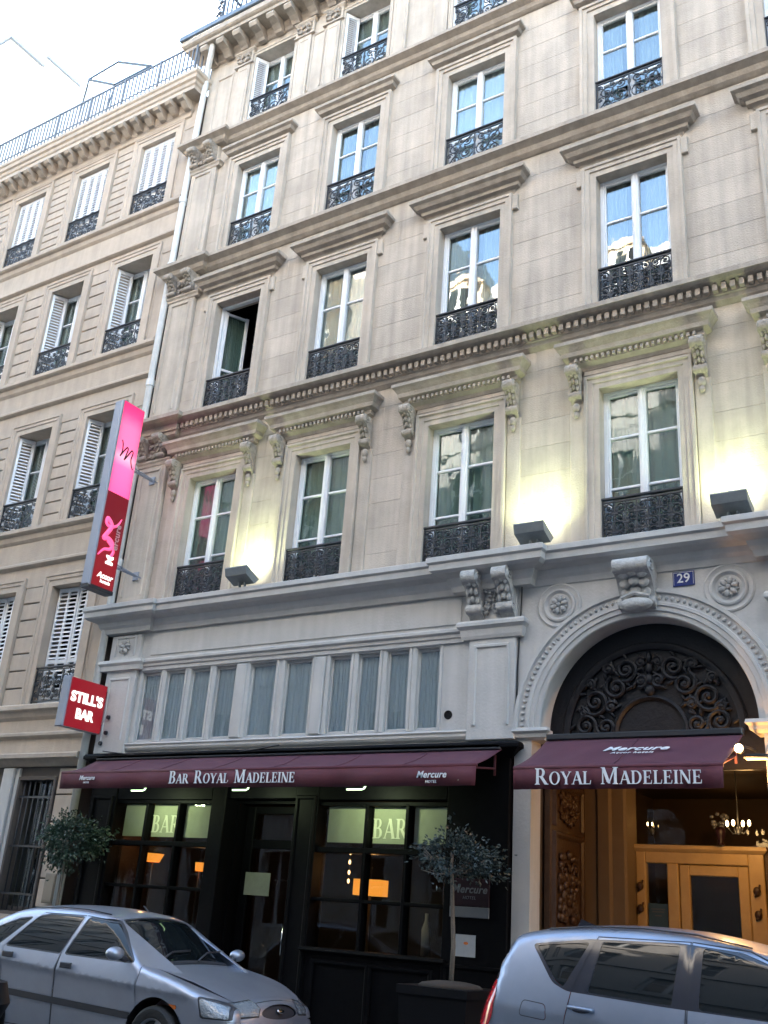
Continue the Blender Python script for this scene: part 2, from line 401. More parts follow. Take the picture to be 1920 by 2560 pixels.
def serif_text(words_, big, small, gap=0.05, word_gap=0.30, depth=0.004, only=None):
    mb = MB(); x = 0.0
    for wi, wd in enumerate(words_):
        for i, ch in enumerate(wd):
            s_ = big if i == 0 else small; P, w_ = glyph(ch)
            for k, poly in enumerate(P if only in (None, wi) else []):
                mb.prism_y([(x+px*s_, pz*s_) for px, pz in poly], -depth-0.0003*k, 0)
            x += (w_+gap)*s_
        x += word_gap*big
    mb.v = [(a-(x-word_gap*big)/2, b, c) for a, b, c in mb.v]
    return mb, x-word_gap*big
# ------------------------------------------------------------------ setting
mb = MB(); mb.add([(-150, -150, 0), (150, -150, 0), (150, 150, 0), (-150, 150, 0)], [(0, 1, 2, 3)]); structure('ground', mb, 'asphalt')
mb = MB().box(-60, 45, -9.60, -1.42, 0.004, 0.012); structure('road', mb, 'asphalt')
mb = MB().box(-60, 40, -1.25, 6.0, 0.0, 0.125); pave = structure('pavement', mb, 'pavement')
mb = MB().box(-60, 40, -13.6, -9.78, 0.0, 0.125); structure('pavement', mb, 'pavement')
kme = MB().box(-0.495, 0.495, 0, 0.165, 0, 0.13).mesh('kerb_stone', 'kerb')
for i in range(26):
    k = place('kerb_stone', kme, pave, (-18+i, -1.418, 0.0)); 
    k = place('kerb_stone', kme, pave, (-18+i, -9.775, 0.0))

# ------------------------------------------------------------------ shared pieces
def cells(xs, zs, openings, y0, y1, mb=None):
    mb = mb or MB(); xs = sorted(set(xs)); zs = sorted(set(zs))
    for z0, z1 in zip(zs, zs[1:]):
        run = None
        for x0, x1 in zip(xs, xs[1:]):
            cx, cz = (x0+x1)/2, (z0+z1)/2
            solid = not any(a < cx < b and c < cz < d for a, b, c, d in openings)
            if solid: run = (run[0], x1) if run else (x0, x1)
            if (not solid or x1 == xs[-1]) and run:
                mb.box(run[0], run[1], y0, y1, z0, z1); run = None
    return mb
def blocks(parent, mat, z0, z1, course, x0, x1, openings, ylen, y=0.0, depth=0.06, gap=0.003, ch=0.0015, full=False, seed=0):
    r_ = random.Random(seed); n = max(1, round((z1-z0)/course)); h = (z1-z0)/n
    for j in range(n):
        a, b = z0+j*h, z0+(j+1)*h; cuts = [x0]
        ops = sorted((o[0], o[1]) for o in openings if o[2] < b-0.02 and o[3] > a+0.02)
        segs = []; c = x0
        for o0, o1 in ops:
            if o0 > c: segs.append((c, o0))
            c = max(c, o1)
        if c < x1: segs.append((c, x1))
        for s0, s1 in segs:
            if s1-s0 < 0.08: continue
            m = 1 if full else max(1, round((s1-s0)/ylen)); e = [s0]
            for k in range(1, m): e.append(s0+(s1-s0)*k/m+(0.13 if j % 2 else -0.13)+r_.uniform(-.05, .05))
            e.append(s1)
            for p, q in zip(e, e[1:]):
                g = gap/2; dy = r_.uniform(-.0012, .0012)
                bm_ = MB().cham(p+g, q-g, y+dy, y+depth, a+g, b-g, ch)
                obj('stone_block', bm_, mat, parent)
PANE = {}
def pane(parent, x0, x1, z0, z1, y, mat='glass'):
    key = (round(x1-x0, 3), round(z1-z0, 3), mat)
    if key not in PANE: PANE[key] = MB().box(-(x1-x0)/2, (x1-x0)/2, -.003, .003, -(z1-z0)/2, (z1-z0)/2).mesh('pane', mat)
    return place('pane', PANE[key], parent, ((x0+x1)/2, y, (z0+z1)/2), (R(rnd.uniform(-.35, .35)), 0, R(rnd.uniform(-.35, .35))))
def curtain_mesh(w_, h, amp, n, mat, seed):
    r_ = random.Random(seed); mb = MB(); cols = 60; ph = [r_.uniform(0, 6) for _ in range(3)]
    for i in range(cols+1):
        u = i/cols; y = amp*(math.sin(u*n*2*PI+ph[0])+.5*math.sin(u*n*3.3*PI+ph[1]))
        mb.v += [((u-.5)*w_, y, 0), ((u-.5)*w_, y*.6, h)]
    for i in range(cols): mb.f.append((2*i, 2*i+2, 2*i+3, 2*i+1))
    return mb.mesh('curtain', mat, True)
CURT = [curtain_mesh(1, 1, .018, 9, 'curtain_grey', 1), curtain_mesh(1, 1, .022, 7, 'curtain_grey', 2), curtain_mesh(1, 1, .016, 8, 'curtain_white', 3), curtain_mesh(1, 1, .006, 6, 'curtain_blue', 4)]
def curtain(parent, x0, x1, z0, z1, y, k):
    o = place('curtain', CURT[k], parent, ((x0+x1)/2, y, z0)); o.scale = (x1-x0, 1, z1-z0); return o
def casement(parent, x0, x1, zb, zt, y, bars, st=0.082, ms=0.105, curt=None, opened=False, mat='window_white', gl='glass'):
    """French window: frame part with panes and curtain as sub-parts"""
    mb = MB(); d = 0.06; xm = (x0+x1)/2
    mb.cham(x0, x0+.055, y-.012, y+d, zb, zt, .006); mb.cham(x1-.055, x1, y-.012, y+d, zb, zt, .006)
    mb.cham(x0+.055, x1-.055, y-.010, y+d, zt-.045, zt, .006)
    if not opened:
        mb.cham(x0+.055, x0+st, y, y+d-.01, zb, zt-.045, .008); mb.cham(x1-st, x1-.055, y, y+d-.01, zb, zt-.045, .008)
        mb.cham(xm-ms/2, xm+ms/2, y-.028, y+d-.01, zb, zt-.045, .014)
        mb.cham(xm-ms/2+.03, xm+ms/2-.03, y-.042, y-.026, zb, zt-.05, .008)
        zs = [zb+.16]+list(bars)+[zt-.085]
        for a, b in ((x0+st, xm-ms/2), (xm+ms/2, x1-st)):
            mb.cham(a, b, y+.002, y+d-.012, zt-.085, zt-.045, .008); mb.cham(a, b, y+.002, y+d-.012, zb, zb+.16, .008)
            for zz in bars: mb.cham(a, b, y+.004, y+d-.014, zz-.019, zz+.019, .008)
    f = obj('window', mb, mat, parent)
    if not opened:
        for a, b in ((x0+st, xm-ms/2), (xm+ms/2, x1-st)):
            for z0, z1 in zip(zs, zs[1:]): pane(f, a-.01, b+.01, z0, z1, y+.03, gl)
    if curt is not None:
        if curt in (0, 2): curtain(f, x0+.03, x1-.03, zb+.02, zt-.02, y+.10, curt)
        else:
            curtain(f, x0+.03, x0+.36, zb+.02, zt-.02, y+.10, 1); curtain(f, x1-.40, x1-.03, zb+.02, zt-.02, y+.10, 1)
    return f
# cast iron window guards, three patterns, one mesh each (width 1, scaled to the opening)
def guard_mesh(kind):
    mb = MB(); W, H = 1.0, 0.60; y = 0
    mb.box(-W/2, W/2, -.010, .010, .02, .045); mb.box(-W/2, W/2, -.010, .010, H-.05, H-.028)
    for x in (-W/2+.012, W/2-.012): mb.box(x-.012, x+.012, -.012, .012, 0, H)
    if kind == 'dense':
        nx, nz = 7, 4; cw, chh = (W-.05)/nx, (H-.10)/nz
        for i in range(nx):
            for j in range(nz):
                cx = -W/2+.025+(i+.5)*cw; cz = .045+(j+.5)*chh; sx = 1 if (i+j) % 2 else -1; r_ = min(cw, chh)*.50
                mb.tube(scroll(cx, cz, r_*.18, r_, 0.4+i, 1.5, 16, sx), .0115, 4)
                mb.ell((cx+sx*cw*.30, 0, cz-chh*.28), (.022, .014, .030), 6, 4); mb.ell((cx-sx*cw*.33, 0, cz+chh*.30), (.030, .014, .020), 6, 4)
                mb.ell((cx, 0, cz), (.020, .016, .020), 6, 4)
        for i in range(1, nx): x = -W/2+.025+i*cw; mb.box(x-.007, x+.007, -.007, .007, .04, H-.05)
        for j in range(1, nz): z = .045+j*chh; mb.box(-W/2, W/2, -.006, .006, z-.006, z+.006)
    elif kind == 'open':
        for sx in (-1, 1):
            for (cx, cz, r_, a0, tn) in ((.34, .36, .115, 0, 1.6), (.34, .14, .085, 2, 1.5), (.14, .22, .13, 1, 1.7), (.12, .45, .075, 3, 1.4), (.24, .49, .05, 0, 1.3), (.43, .25, .05, 1, 1.3), (.44, .48, .045, 2, 1.3), (.235, .08, .05, 2, 1.2)):
                mb.tube(scroll(sx*cx, cz, r_*.15, r_, a0, tn, 22, sx), .010, 5); mb.ell((sx*cx, 0, cz), (.022, .015, .022), 6, 4)
            mb.tube([(sx*.47, 0, .05), (sx*.30, 0, .26), (sx*.24, 0, .42), (sx*.05, 0, .54)], .010, 5)
            mb.tube([(sx*.03, 0, .05), (sx*.2, 0, .16), (sx*.27, 0, .3), (sx*.47, 0, .53)], .010, 5)
            for k in range(5): mb.ell((sx*(.08+.085*k), 0, .30+.06*math.sin(k*2)), (.030, .013, .016), 6, 4, Matrix.Rotation(k*1.1, 3, 'Y'))
        for k in range(3): mb.ell((0, 0, .12+.15*k), (.028, .018, .06), 8, 5)
        mb.box(-.010, .010, -.010, .010, .04, H-.04)
    else:
        for sx in (-1, 1):
            for (cx, cz, r_, a0, tn) in ((.10, .34, .085, 0, 1.6), (.10, .16, .07, 2, 1.6), (.26, .40, .085, 1, 1.6), (.28, .20, .10, 3, 1.7), (.42, .34, .065, 0, 1.5), (.42, .14, .06, 1, 1.5), (.41, .49, .04, 1, 1.3), (.18, .50, .04, 1, 1.3)):
                mb.tube(scroll(sx*cx, cz, r_*.15, r_, a0, tn, 20, sx), .012, 5); mb.ell((sx*cx, 0, cz), (.024, .015, .024), 6, 4)
            for xx in (.18, .345): mb.box(sx*xx-.007, sx*xx+.007, -.007, .007, .03, H-.04)
        for k in range(4): mb.ell((0, 0, .1+.12*k), (.045, .02, .05), 8, 5)
    return mb.mesh('balcony_railing', 'iron')
GUARD = {k: guard_mesh(k) for k in ('dense', 'open', 'left')}
RAIL = MB().cham(-.5, .5, -.028, .022, .590, .622, .008).mesh('handrail', 'iron')
def guard(parent, x0, x1, zb, y, kind):
    o = place('balcony_railing', GUARD[kind], parent, ((x0+x1)/2, y, zb)); o.scale = (x1-x0, 1, 1)
    h = bpy.data.objects.new('handrail', RAIL); C.objects.link(h); h.parent = o; return o
SLAT = {}
def shutter(parent, hinge, ang, wd, zb, zt, single=True, cols=1, pitch=.062, mids=(0.33,)):
    """louvred leaf: hinge (x,y), ang turns it into the opening; slats are sub-parts or one joined sub-part"""
    mb = MB(); t = .03; h = zt-zb; stile = .048
    edges = [0]+[wd*(k+1)/cols for k in range(cols)]
    bands = [0.0]+[m*h for m in mids]+[h]
    mb.box(0, wd, .016, .022, .03, h-.03)                       # dark back board seen between slats is left open below
    mb = MB()
    for k in range(cols+1):
        x = edges[k]; a = max(0, x-stile/2) if 0 < k < cols else (0 if k == 0 else wd-stile)
        mb.cham(a, a+stile, 0, t, 0, h, .004)
    for k in range(cols):
        a = edges[k]+(stile if k == 0 else stile/2); b = edges[k+1]-(stile if k == cols-1 else stile/2)
        mb.cham(a, b, .001, t-.001, 0, .09, .004); mb.cham(a, b, .001, t-.001, h-.08, h, .004)
        for m in mids: mb.cham(a, b, .001, t-.001, m*h-.035, m*h+.035, .004)
    leaf = place('shutter', mb.mesh('shutter', 'shutter_white'), parent, (hinge[0], hinge[1], zb), (0, 0, ang))
    joined = MB()
    for k in range(cols):
        a = edges[k]+(stile if k == 0 else stile/2)-.004; b = edges[k+1]-(stile if k == cols-1 else stile/2)+.004
        lims = [.09]+sum(([m*h-.035, m*h+.035] for m in mids), [])+[h-.08]
        for z0, z1 in zip(lims[::2], lims[1::2]):
            n = int((z1-z0)/pitch)
            for j in range(n):
                z = z0+(j+.5)*(z1-z0)/n
                if single:
                    key = round(b-a, 3)
                    if key not in SLAT: SLAT[key] = MB().prism_x([(.002, -.024), (.002, .004), (.026, .018), (.026, -.004)], 0, b-a).mesh('slat', 'shutter_white')
                    s_ = bpy.data.objects.new('slat', SLAT[key]); C.objects.link(s_); s_.parent = leaf; s_.location = (a, 0, z)
                else: joined.prism_x([(.003, z-.021), (.008, z-.022), (.026, z+.012), (.021, z+.013)], a, b)
    if not single:
        s_ = bpy.data.objects.new('slats', joined.mesh('slats', 'shutter_white')); C.objects.link(s_); s_.parent = leaf; s_['kind'] = 'stuff'
    return leaf
def console_mb(w_, h, pr, leafy=True):
    """scroll bracket, origin at top centre of its back: extruded S profile, side volutes and a carved leaf on its front"""
    mb = MB(); prof = [(0, 0), (-pr, 0)]
    for k in range(9): a = PI/2+PI*k/8; prof.append((-pr+.30*pr*0+(-.24*pr)*math.sin(PI*k/8), -.14*h+.14*h*math.cos(PI*k/8)))
    prof += [(-pr*.72, -.34*h), (-pr*.50, -.50*h), (-pr*.36, -.64*h)]
    for k in range(7): prof.append((-pr*.36-.16*pr*math.sin(PI*k/6), -.78*h+.10*h*math.cos(PI*k/6)))
    prof += [(-.14*pr, -.92*h), (0, -h)]
    mb.prism_x(prof, -w_/2, w_/2)
    for sx in (-1, 1):
        x = sx*(w_/2+.004)
        mb.tube([(x, p[0], p[2]) for p in [(q[0]-pr*.80, 0, q[2]-.16*h) for q in scroll(0, 0, .03*h, .13*h, 0, 1.6, 18)]], .014, 5)
        mb.tube([(x, q[0]-pr*.32, q[2]-.78*h) for q in scroll(0, 0, .02*h, .09*h, 2, 1.5, 14)], .012, 5)
    if leafy:
        for k in range(5):
            t = k/4; yy = -pr*(1.10-.78*t); zz = -.10*h-.62*h*t
            for sx in (-1, 0, 1): mb.ell((sx*w_*.27, yy+.02*abs(sx), zz-(.02*abs(sx))), (w_*.16, .035, .075*h+.01), 7, 5)
    return mb
def rosette_mb(r_, petals=6):
    mb = MB()
    for k in range(petals):
        a = 2*PI*k/petals+.3; q = Matrix.Rotation(-a, 3, 'Y')
        mb.ell((r_*.58*math.cos(a), -.02, r_*.58*math.sin(a)), (r_*.40, .035, r_*.25), 8, 6, q)
        a += PI/petals; mb.ell((r_*.72*math.cos(a), -.01, r_*.72*math.sin(a)), (r_*.24, .025, r_*.14), 7, 5, Matrix.Rotation(-a, 3, 'Y'))
    mb.ell((0, -.035, 0), (r_*.24, .03, r_*.24), 8, 6); return mb
def leafage_mb(w_, h, seed, n=26, d=.05):
    """a carved clump of leaves and small scrolls, centred, facing -Y"""
    r_ = random.Random(seed); mb = MB()
    for k in range(n):
        x = r_.uniform(-.5, .5)*w_*.88; z = r_.uniform(-.5, .5)*h*.9
        mb.ell((abs(x), -d*.5*r_.random(), z), (w_*.10, d*r_.uniform(.5, 1), h*.055), 6, 4, Matrix.Rotation(r_.uniform(0, PI), 3, 'Y'))
        mb.ell((-abs(x), -d*.5*r_.random(), z), (w_*.10, d*r_.uniform(.5, 1), h*.055), 6, 4, Matrix.Rotation(r_.uniform(0, PI), 3, 'Y'))
    for sx in (-1, 1):
        mb.tube(scroll(sx*w_*.26, h*.22, .01, min(w_, h)*.2, 0, 1.5, 16, sx, -d*.6), .016, 5)
        mb.tube(scroll(sx*w_*.26, -h*.25, .01, min(w_, h)*.17, 2, 1.4, 16, sx, -d*.6), .016, 5)
    return mb

# ------------------------------------------------------------------ hotel
hotel = thing('hotel', 'pale stone hotel of five storeys with white painted ground floor and arched portal', 'building', (-6.0, 0, 0))
COLS = [(-10.73, .51), (-8.51, .515), (-6.12, .525), (-3.57, .515), (-1.13, .515)]
FL = {1: (5.87, 8.11), 2: (9.30, 11.57), 3: (12.68, 14.72), 4: (15.68, 17.53)}
XL, XR = -12.46, 1.6
ops = [(c-h, c+h, FL[f][0], FL[f][1]) for c, h in COLS for f in FL]
xs = [XL, XR]+sum(([o[0], o[1]] for o in ops), []); zs = [5.5, 18.0]+sum((list(FL[f]) for f in FL), [])
obj('wall', cells(xs, zs, ops, .007, .30), 'stone_joint', hotel)
for f, z0, z1 in ((1, 5.88, 9.0), (2, 9.30, 12.40), (3, 12.68, 15.42)):
    blocks(hotel, 'stone_block', z0, z1, .40, -11.79, XR, [o for o in ops if abs(o[2]-FL[f][0]) < .1], 1.15, seed=f)
mb = cells(xs, [15.42, 15.68, 17.53, 17.95], [o for o in ops if o[2] > 15], .0, .006); obj('wall_face', mb, 'stone', hotel)
mb = MB()
for z in (9.08, 12.45, 15.48, 17.72): mb.box(XL+.02, XR, .32, 5.8, z-.12, z)
mb.box(XL, XR, 2.6, 2.7, 5.6, 17.5)
for x in (-9.62, -7.3, -4.85, -2.35): mb.box(x-.05, x+.05, .32, 2.6, 5.8, 17.6)
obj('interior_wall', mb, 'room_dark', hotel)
# side and rear walls, roof
mb = MB().box(XR, XR+.2, 0, 9, 0, 18.2).box(XL, XR, 8.8, 9, 0, 18.2).box(XL, XL+.05, .32, 8.8, .1, 18.2)
obj('wall', mb, 'plaster_warm', hotel)
mb = MB().prism_x([(.9, 18.24), (1.5, 20.6), (4.5, 21.3), (8.9, 18.24)], XL, XR+.2); obj('roof', mb, 'roof_slate', hotel)
# architraves
A1 = [(-.003, -.19), (-.003, .0), (0, .03), (.075, .03), (.08, .045), (.145, .045), (.155, .07), (.19, .07), (.195, -.01)]
A2 = [(-.003, -.19), (-.003, .0), (0, .035), (.085, .035), (.09, .055), (.15, .055), (.16, .075), (.20, .075), (.205, -.01)]
A3 = [(-.003, -.19), (-.003, .0), (0, .035), (.10, .035), (.105, .06), (.165, .06), (.17, .085), (.215, .085), (.22, -.01)]
for c, h in COLS:
    # first floor: consoles, frieze, hood, strips
    zb, zt = FL[1]; x0, x1 = c-h, c+h
    obj('architrave', MB().architrave(x0, x1, zb, zt, A1), 'stone', hotel)
    for sx in (-1, 1): a = c+sx*(h+.30); obj('pilaster_strip', MB().cham(a-.10, a+.10, -.028, .02, zb, 7.94, .01), 'stone', hotel)
    obj('frieze', MB().cham(x0-.20, x1+.20, -.035, .02, zt+.22, 8.44, .006), 'stone', hotel)
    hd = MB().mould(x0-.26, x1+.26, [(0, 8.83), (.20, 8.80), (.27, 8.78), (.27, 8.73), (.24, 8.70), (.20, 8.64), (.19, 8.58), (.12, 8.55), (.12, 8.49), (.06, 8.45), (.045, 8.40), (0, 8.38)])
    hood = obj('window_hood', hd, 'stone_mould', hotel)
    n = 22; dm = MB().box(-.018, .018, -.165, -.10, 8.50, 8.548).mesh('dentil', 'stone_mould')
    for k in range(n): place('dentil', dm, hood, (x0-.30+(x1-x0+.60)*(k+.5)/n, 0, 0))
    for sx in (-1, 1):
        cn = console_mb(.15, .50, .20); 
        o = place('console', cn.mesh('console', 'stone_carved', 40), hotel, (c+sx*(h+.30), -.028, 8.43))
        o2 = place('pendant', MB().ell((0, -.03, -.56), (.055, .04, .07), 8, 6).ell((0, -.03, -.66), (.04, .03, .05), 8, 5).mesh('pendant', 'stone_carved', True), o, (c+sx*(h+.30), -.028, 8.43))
    # second floor: eared architrave and plain moulded hood
    zb, zt = FL[2]
    obj('architrave', MB().architrave(x0, x1, zb, zt, A2), 'stone', hotel)
    for sx in (-1, 1): obj('architrave_ear', MB().cham(min(c+sx*(h+.10), c+sx*(h+.29)), max(c+sx*(h+.10), c+sx*(h+.29)), -.05, .02, zt-.10, zt+.17, .01), 'stone', hotel)
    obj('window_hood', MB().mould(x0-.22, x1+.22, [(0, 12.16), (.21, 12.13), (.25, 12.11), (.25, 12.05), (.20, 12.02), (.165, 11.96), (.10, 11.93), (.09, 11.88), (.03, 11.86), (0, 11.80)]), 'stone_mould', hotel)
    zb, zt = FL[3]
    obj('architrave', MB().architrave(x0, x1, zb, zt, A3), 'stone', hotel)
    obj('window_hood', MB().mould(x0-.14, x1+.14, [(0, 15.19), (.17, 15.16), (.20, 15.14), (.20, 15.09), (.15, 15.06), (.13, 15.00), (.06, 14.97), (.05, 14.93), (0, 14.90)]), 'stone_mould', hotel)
    # fourth floor: panelled pilasters with carved capitals
    zb, zt = FL[4]
    obj('architrave', MB().architrave(x0, x1, zb, zt, [(-.003, -.25), (-.003, .02), (.05, .02), (.055, .035), (.075, .035), (.08, -.01)]), 'stone', hotel)
    for sx in (-1, 1):
        pc = c+sx*(h+.255); p0, p1 = pc-.16, pc+.16
        if p1 > XR: continue
        p_ = MB().cham(p0, p1, -.05, .01, 15.68, 17.36, .01)
        p_.architrave(p0+.07, p1-.07, 15.85, 17.22, [(0, .045), (.0, .052), (.012, .062), (.03, .062), (.042, .045)])
        obj('pilaster', p_, 'stone', hotel)
        cp = MB().mould(p0, p1, [(0, 17.76), (.09, 17.75), (.10, 17.70), (.06, 17.66), (.05, 17.40), (.08, 17.38), (.08, 17.35), (0, 17.34)])
        cap = obj('capital', cp, 'stone', hotel)
        place('carving', leafage_mb(.34, .26, 5).mesh('carving', 'stone_carved', True), cap, (pc, -.06, 17.53))
# pairs of wall panels between the pilasters of the top floor
for a, b in ((-9.80, -9.46), (-12.24, -11.78)):
    obj('wall_panel', MB().architrave(a+.05, b-.05, 15.9, 17.3, [(0, .0), (.0, .01), (.015, .025), (.035, .025), (.045, 0)]), 'stone', hotel)
# corner pilaster, storey by storey, with its pair of scroll consoles
P0, P1 = -12.44, -11.80
for f, z0, z1, cz in ((1, 5.88, 8.98, 8.98), (2, 9.30, 12.38, 12.38), (3, 12.70, 15.40, 15.40)):
    ch_ = .46; t = cz-ch_
    p_ = MB().cham(P0, P1, -.075, .02, z0, z1, .012)
    p_.architrave(P0+.13, P1-.13, z0+.25, t-.16, [(0, .06), (0, .08), (.012, .098), (.04, .098), (.055, .07)])
    p_.mould(P0, P1, [(0, t+.06), (.12, t+.05), (.13, t+.02), (.10, t-.01), (.09, t-.05), (0, t-.06)])
    pl = obj('pilaster', p_, 'stone', hotel)
    for sx in (-1, 1): place('console', console_mb(.17, .44, .22).mesh('console', 'stone_carved', 40), hotel, ((P0+P1)/2+sx*.215, -.075, cz-.01))
    place('carving', leafage_mb(.24, .34, 9+f, 16, .06).mesh('carving', 'stone_carved', True), pl, ((P0+P1)/2, -.09, cz-.24))
# string courses: each breaks forward over the corner pilaster
def band(prof, name='string_course', brk=.10, mat='stone_mould'):
    o = obj(name, MB().mould(P1+.05, XR, prof, retL=False, retR=False).mould(P0-.02, P1+.03, [(p[0]+brk if p[0] else 0, p[1]) for p in prof], retL=True), mat, hotel)
    return o
band([(0, 15.72), (.18, 15.64), (.20, 15.62), (.20, 15.56), (.15, 15.53), (.10, 15.50), (.07, 15.44), (.03, 15.41), (0, 15.40)])
band([(0, 12.74), (.18, 12.65), (.21, 12.63), (.21, 12.56), (.16, 12.53), (.11, 12.50), (.08, 12.43), (.03, 12.39), (0, 12.38)])
b2 = band([(0, 9.36), (.24, 9.29), (.28, 9.27), (.28, 9.20), (.23, 9.17), (.11, 9.145), (.105, 9.03), (.08, 9.02), (.07, 8.96), (.03, 8.93), (0, 8.91)])
dm = MB().box(-.030, .030, -.185, -.09, 9.045, 9.135).mesh('dentil', 'stone_mould')
n = int((XR-P1-.1)/.108)
for k in range(n): place('dentil', dm, b2, (P1+.12+k*.108, 0, 0))
# top cornice with modillions, gutter and terrace railing
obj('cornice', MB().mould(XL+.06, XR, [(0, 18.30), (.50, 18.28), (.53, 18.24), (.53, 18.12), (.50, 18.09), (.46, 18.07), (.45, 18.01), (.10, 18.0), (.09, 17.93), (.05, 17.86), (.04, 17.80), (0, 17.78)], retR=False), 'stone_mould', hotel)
obj('gutter', MB().mould(XL+.06, XR, [(0, 18.42), (.52, 18.40), (.57, 18.38), (.57, 18.27), (.54, 18.25), (.50, 18.285)], retR=False), 'zinc', hotel)
mm = MB().prism_x([(0, 18.0), (-.40, 18.0), (-.42, 17.93), (-.38, 17.87), (-.30, 17.86), (-.22, 17.84), (-.12, 17.78), (-.09, 17.74), (0, 17.74)], -.09, .09).mesh('modillion', 'stone_mould')
k = 0
while -12.36+.437*k < XR: place('modillion', mm, hotel, (-12.36+.437*k, -.03, 0)); k += 1
tr = obj('terrace_railing', MB().box(-11.95, XR, -.47, -.43, 19.28, 19.32).box(-11.95, XR, -.46, -.44, 18.50, 18.53).box(-11.95, -11.91, -.47, .9, 19.28, 19.32).box(-11.95, -11.91, -.47, -.43, 18.4, 19.3), 'iron', hotel)
bm_ = MB().box(-.013, .013, -.463, -.437, 18.42, 19.29).mesh('baluster', 'iron')
k = 0
while -11.82+.13*k < XR: place('baluster', bm_, tr, (-11.82+.13*k, 0, 0)); k += 1
sc = MB()
for x in (-11.93,): 
    for z in (18.62, 18.85, 19.1): sc.tube(scroll(x-.10, z, .02, .09, 0, 1.5, 16, 1, -.45), .014, 5)
    for z in (18.7, 19.0, 19.25): sc.ell((x-.1, -.45, z), (.06, .03, .05), 7, 5)
place('scrollwork', sc.mesh('scrollwork', 'iron'), tr)

# windows and guards
for i, (c, h) in enumerate(COLS):
    x0, x1 = c-h, c+h
    casement(hotel, x0, x1, FL[1][0], FL[1][1], .14, (6.72, 7.43), curt=0, gl='glass_low')
    guard(hotel, x0, x1, 5.93, .02, 'dense')
    if i == 0:
        f = casement(hotel, x0, x1, FL[2][0], FL[2][1], .14, (), opened=True)
        # left leaf turned into the dark room
        lf = MB(); lw = .45
        for a, b in ((0, .06), (lw-.06, lw)): lf.cham(a, b, 0, .045, 0, 2.18, .006)
        for z in (0, .97, 2.12): lf.cham(.06, lw-.06, .003, .042, z, z+(.05 if z else .14), .006)
        leaf = place('window_leaf', lf.mesh('window_leaf', 'window_white'), hotel, (x0+.07, .17, 9.32), (0, 0, R(62)))
        for z0, z1 in ((.14, .97), (1.02, 2.12)):
            o = bpy.data.objects.new('pane', MB().box(.05, lw-.05, .018, .024, z0, z1).mesh('pane', 'glass_low')); C.objects.link(o); o.parent = leaf
        cu = bpy.data.objects.new('curtain', CURT[0]); C.objects.link(cu); cu.parent = leaf; cu.location = (lw/2, .075, .05); cu.scale = (lw-.08, 1, 2.08)
    else: casement(hotel, x0, x1, FL[2][0], FL[2][1], .14, (10.10, 10.84), curt=(0, 2, 1, 1, 2)[i])
    guard(hotel, x0, x1, 9.38, .02, 'dense')
    casement(hotel, x0, x1, FL[3][0], FL[3][1], .13, (13.40, 14.06), curt=(2, 1, 2, 1, 0)[i])
    guard(hotel, x0, x1, 12.76, .02, 'open')
    casement(hotel, x0, x1, FL[4][0], FL[4][1], .26, (16.3, 16.92), curt=0)
    guard(hotel, x0, x1, 15.74, .02, 'open')
    if i < 3:
        shutter(hotel, (x0+.02, .0), R(58), .27, 15.74, 17.50, single=False, cols=1, pitch=.05)

# ------------------------------------------------------------------ white painted ground floor
WP = 'paint_white'
lights_ = []
def lights(a, b, n, m):
    w_ = ((b-a)-m*(n-1))/n; return [(a+k*(w_+m), a+k*(w_+m)+w_) for k in range(n)]
G1, G2, G3 = lights(-11.60, -9.70, 4, .115), lights(-9.43, -8.32, 2, .16), lights(-8.01, -6.28, 4, .12)
ALLW = G1+G2+G3; MZ0, MZ1 = 3.76, 4.83
op2 = [(a, b, MZ0, MZ1) for a, b in ALLW]
PC = -3.62; AR = 1.245; AZ = 3.72; JW = 1.32; JC = -3.66
mb = cells([XL+.10, -5.20]+sum(([a, b] for a, b in ALLW), []), [3.50, MZ0, MZ1, 5.5], op2, -.012, .30)
# spandrel wall round the arch
n = 48; out = []
def rim(a):
    dx, dz = math.cos(a), math.sin(a); xr_ = 1.58; zr = 5.5-AZ
    t = min(xr_/abs(dx) if abs(dx) > 1e-6 else 9e9, zr/dz if dz > 1e-6 else 9e9); return PC+dx*t, AZ+dz*t
angs = sorted(set([PI*k/n for k in range(n+1)]+[math.atan2(5.5-AZ, 1.58), PI-math.atan2(5.5-AZ, 1.58)]))
for a, b in zip(angs, angs[1:]):
    i0 = (PC+AR*math.cos(a), AZ+AR*math.sin(a)); i1 = (PC+AR*math.cos(b), AZ+AR*math.sin(b)); o0 = rim(a); o1 = rim(b)
    mb.prism_y([i0, o0, o1, i1], -.012, .30)
mb.box(-2.04, XR, -.012, .30, .125, 5.5)
mb.box(-5.20, JC-JW, -.012, .26, .125, 3.60); mb.box(JC+JW, -2.04, -.012, .26, .125, 3.60)
mb.box(-5.20, PC-AR, 0, .26, 3.60, AZ); mb.box(PC+AR, -2.04, 0, .26, 3.60, AZ)
obj('ground_floor_wall', mb, WP, hotel)
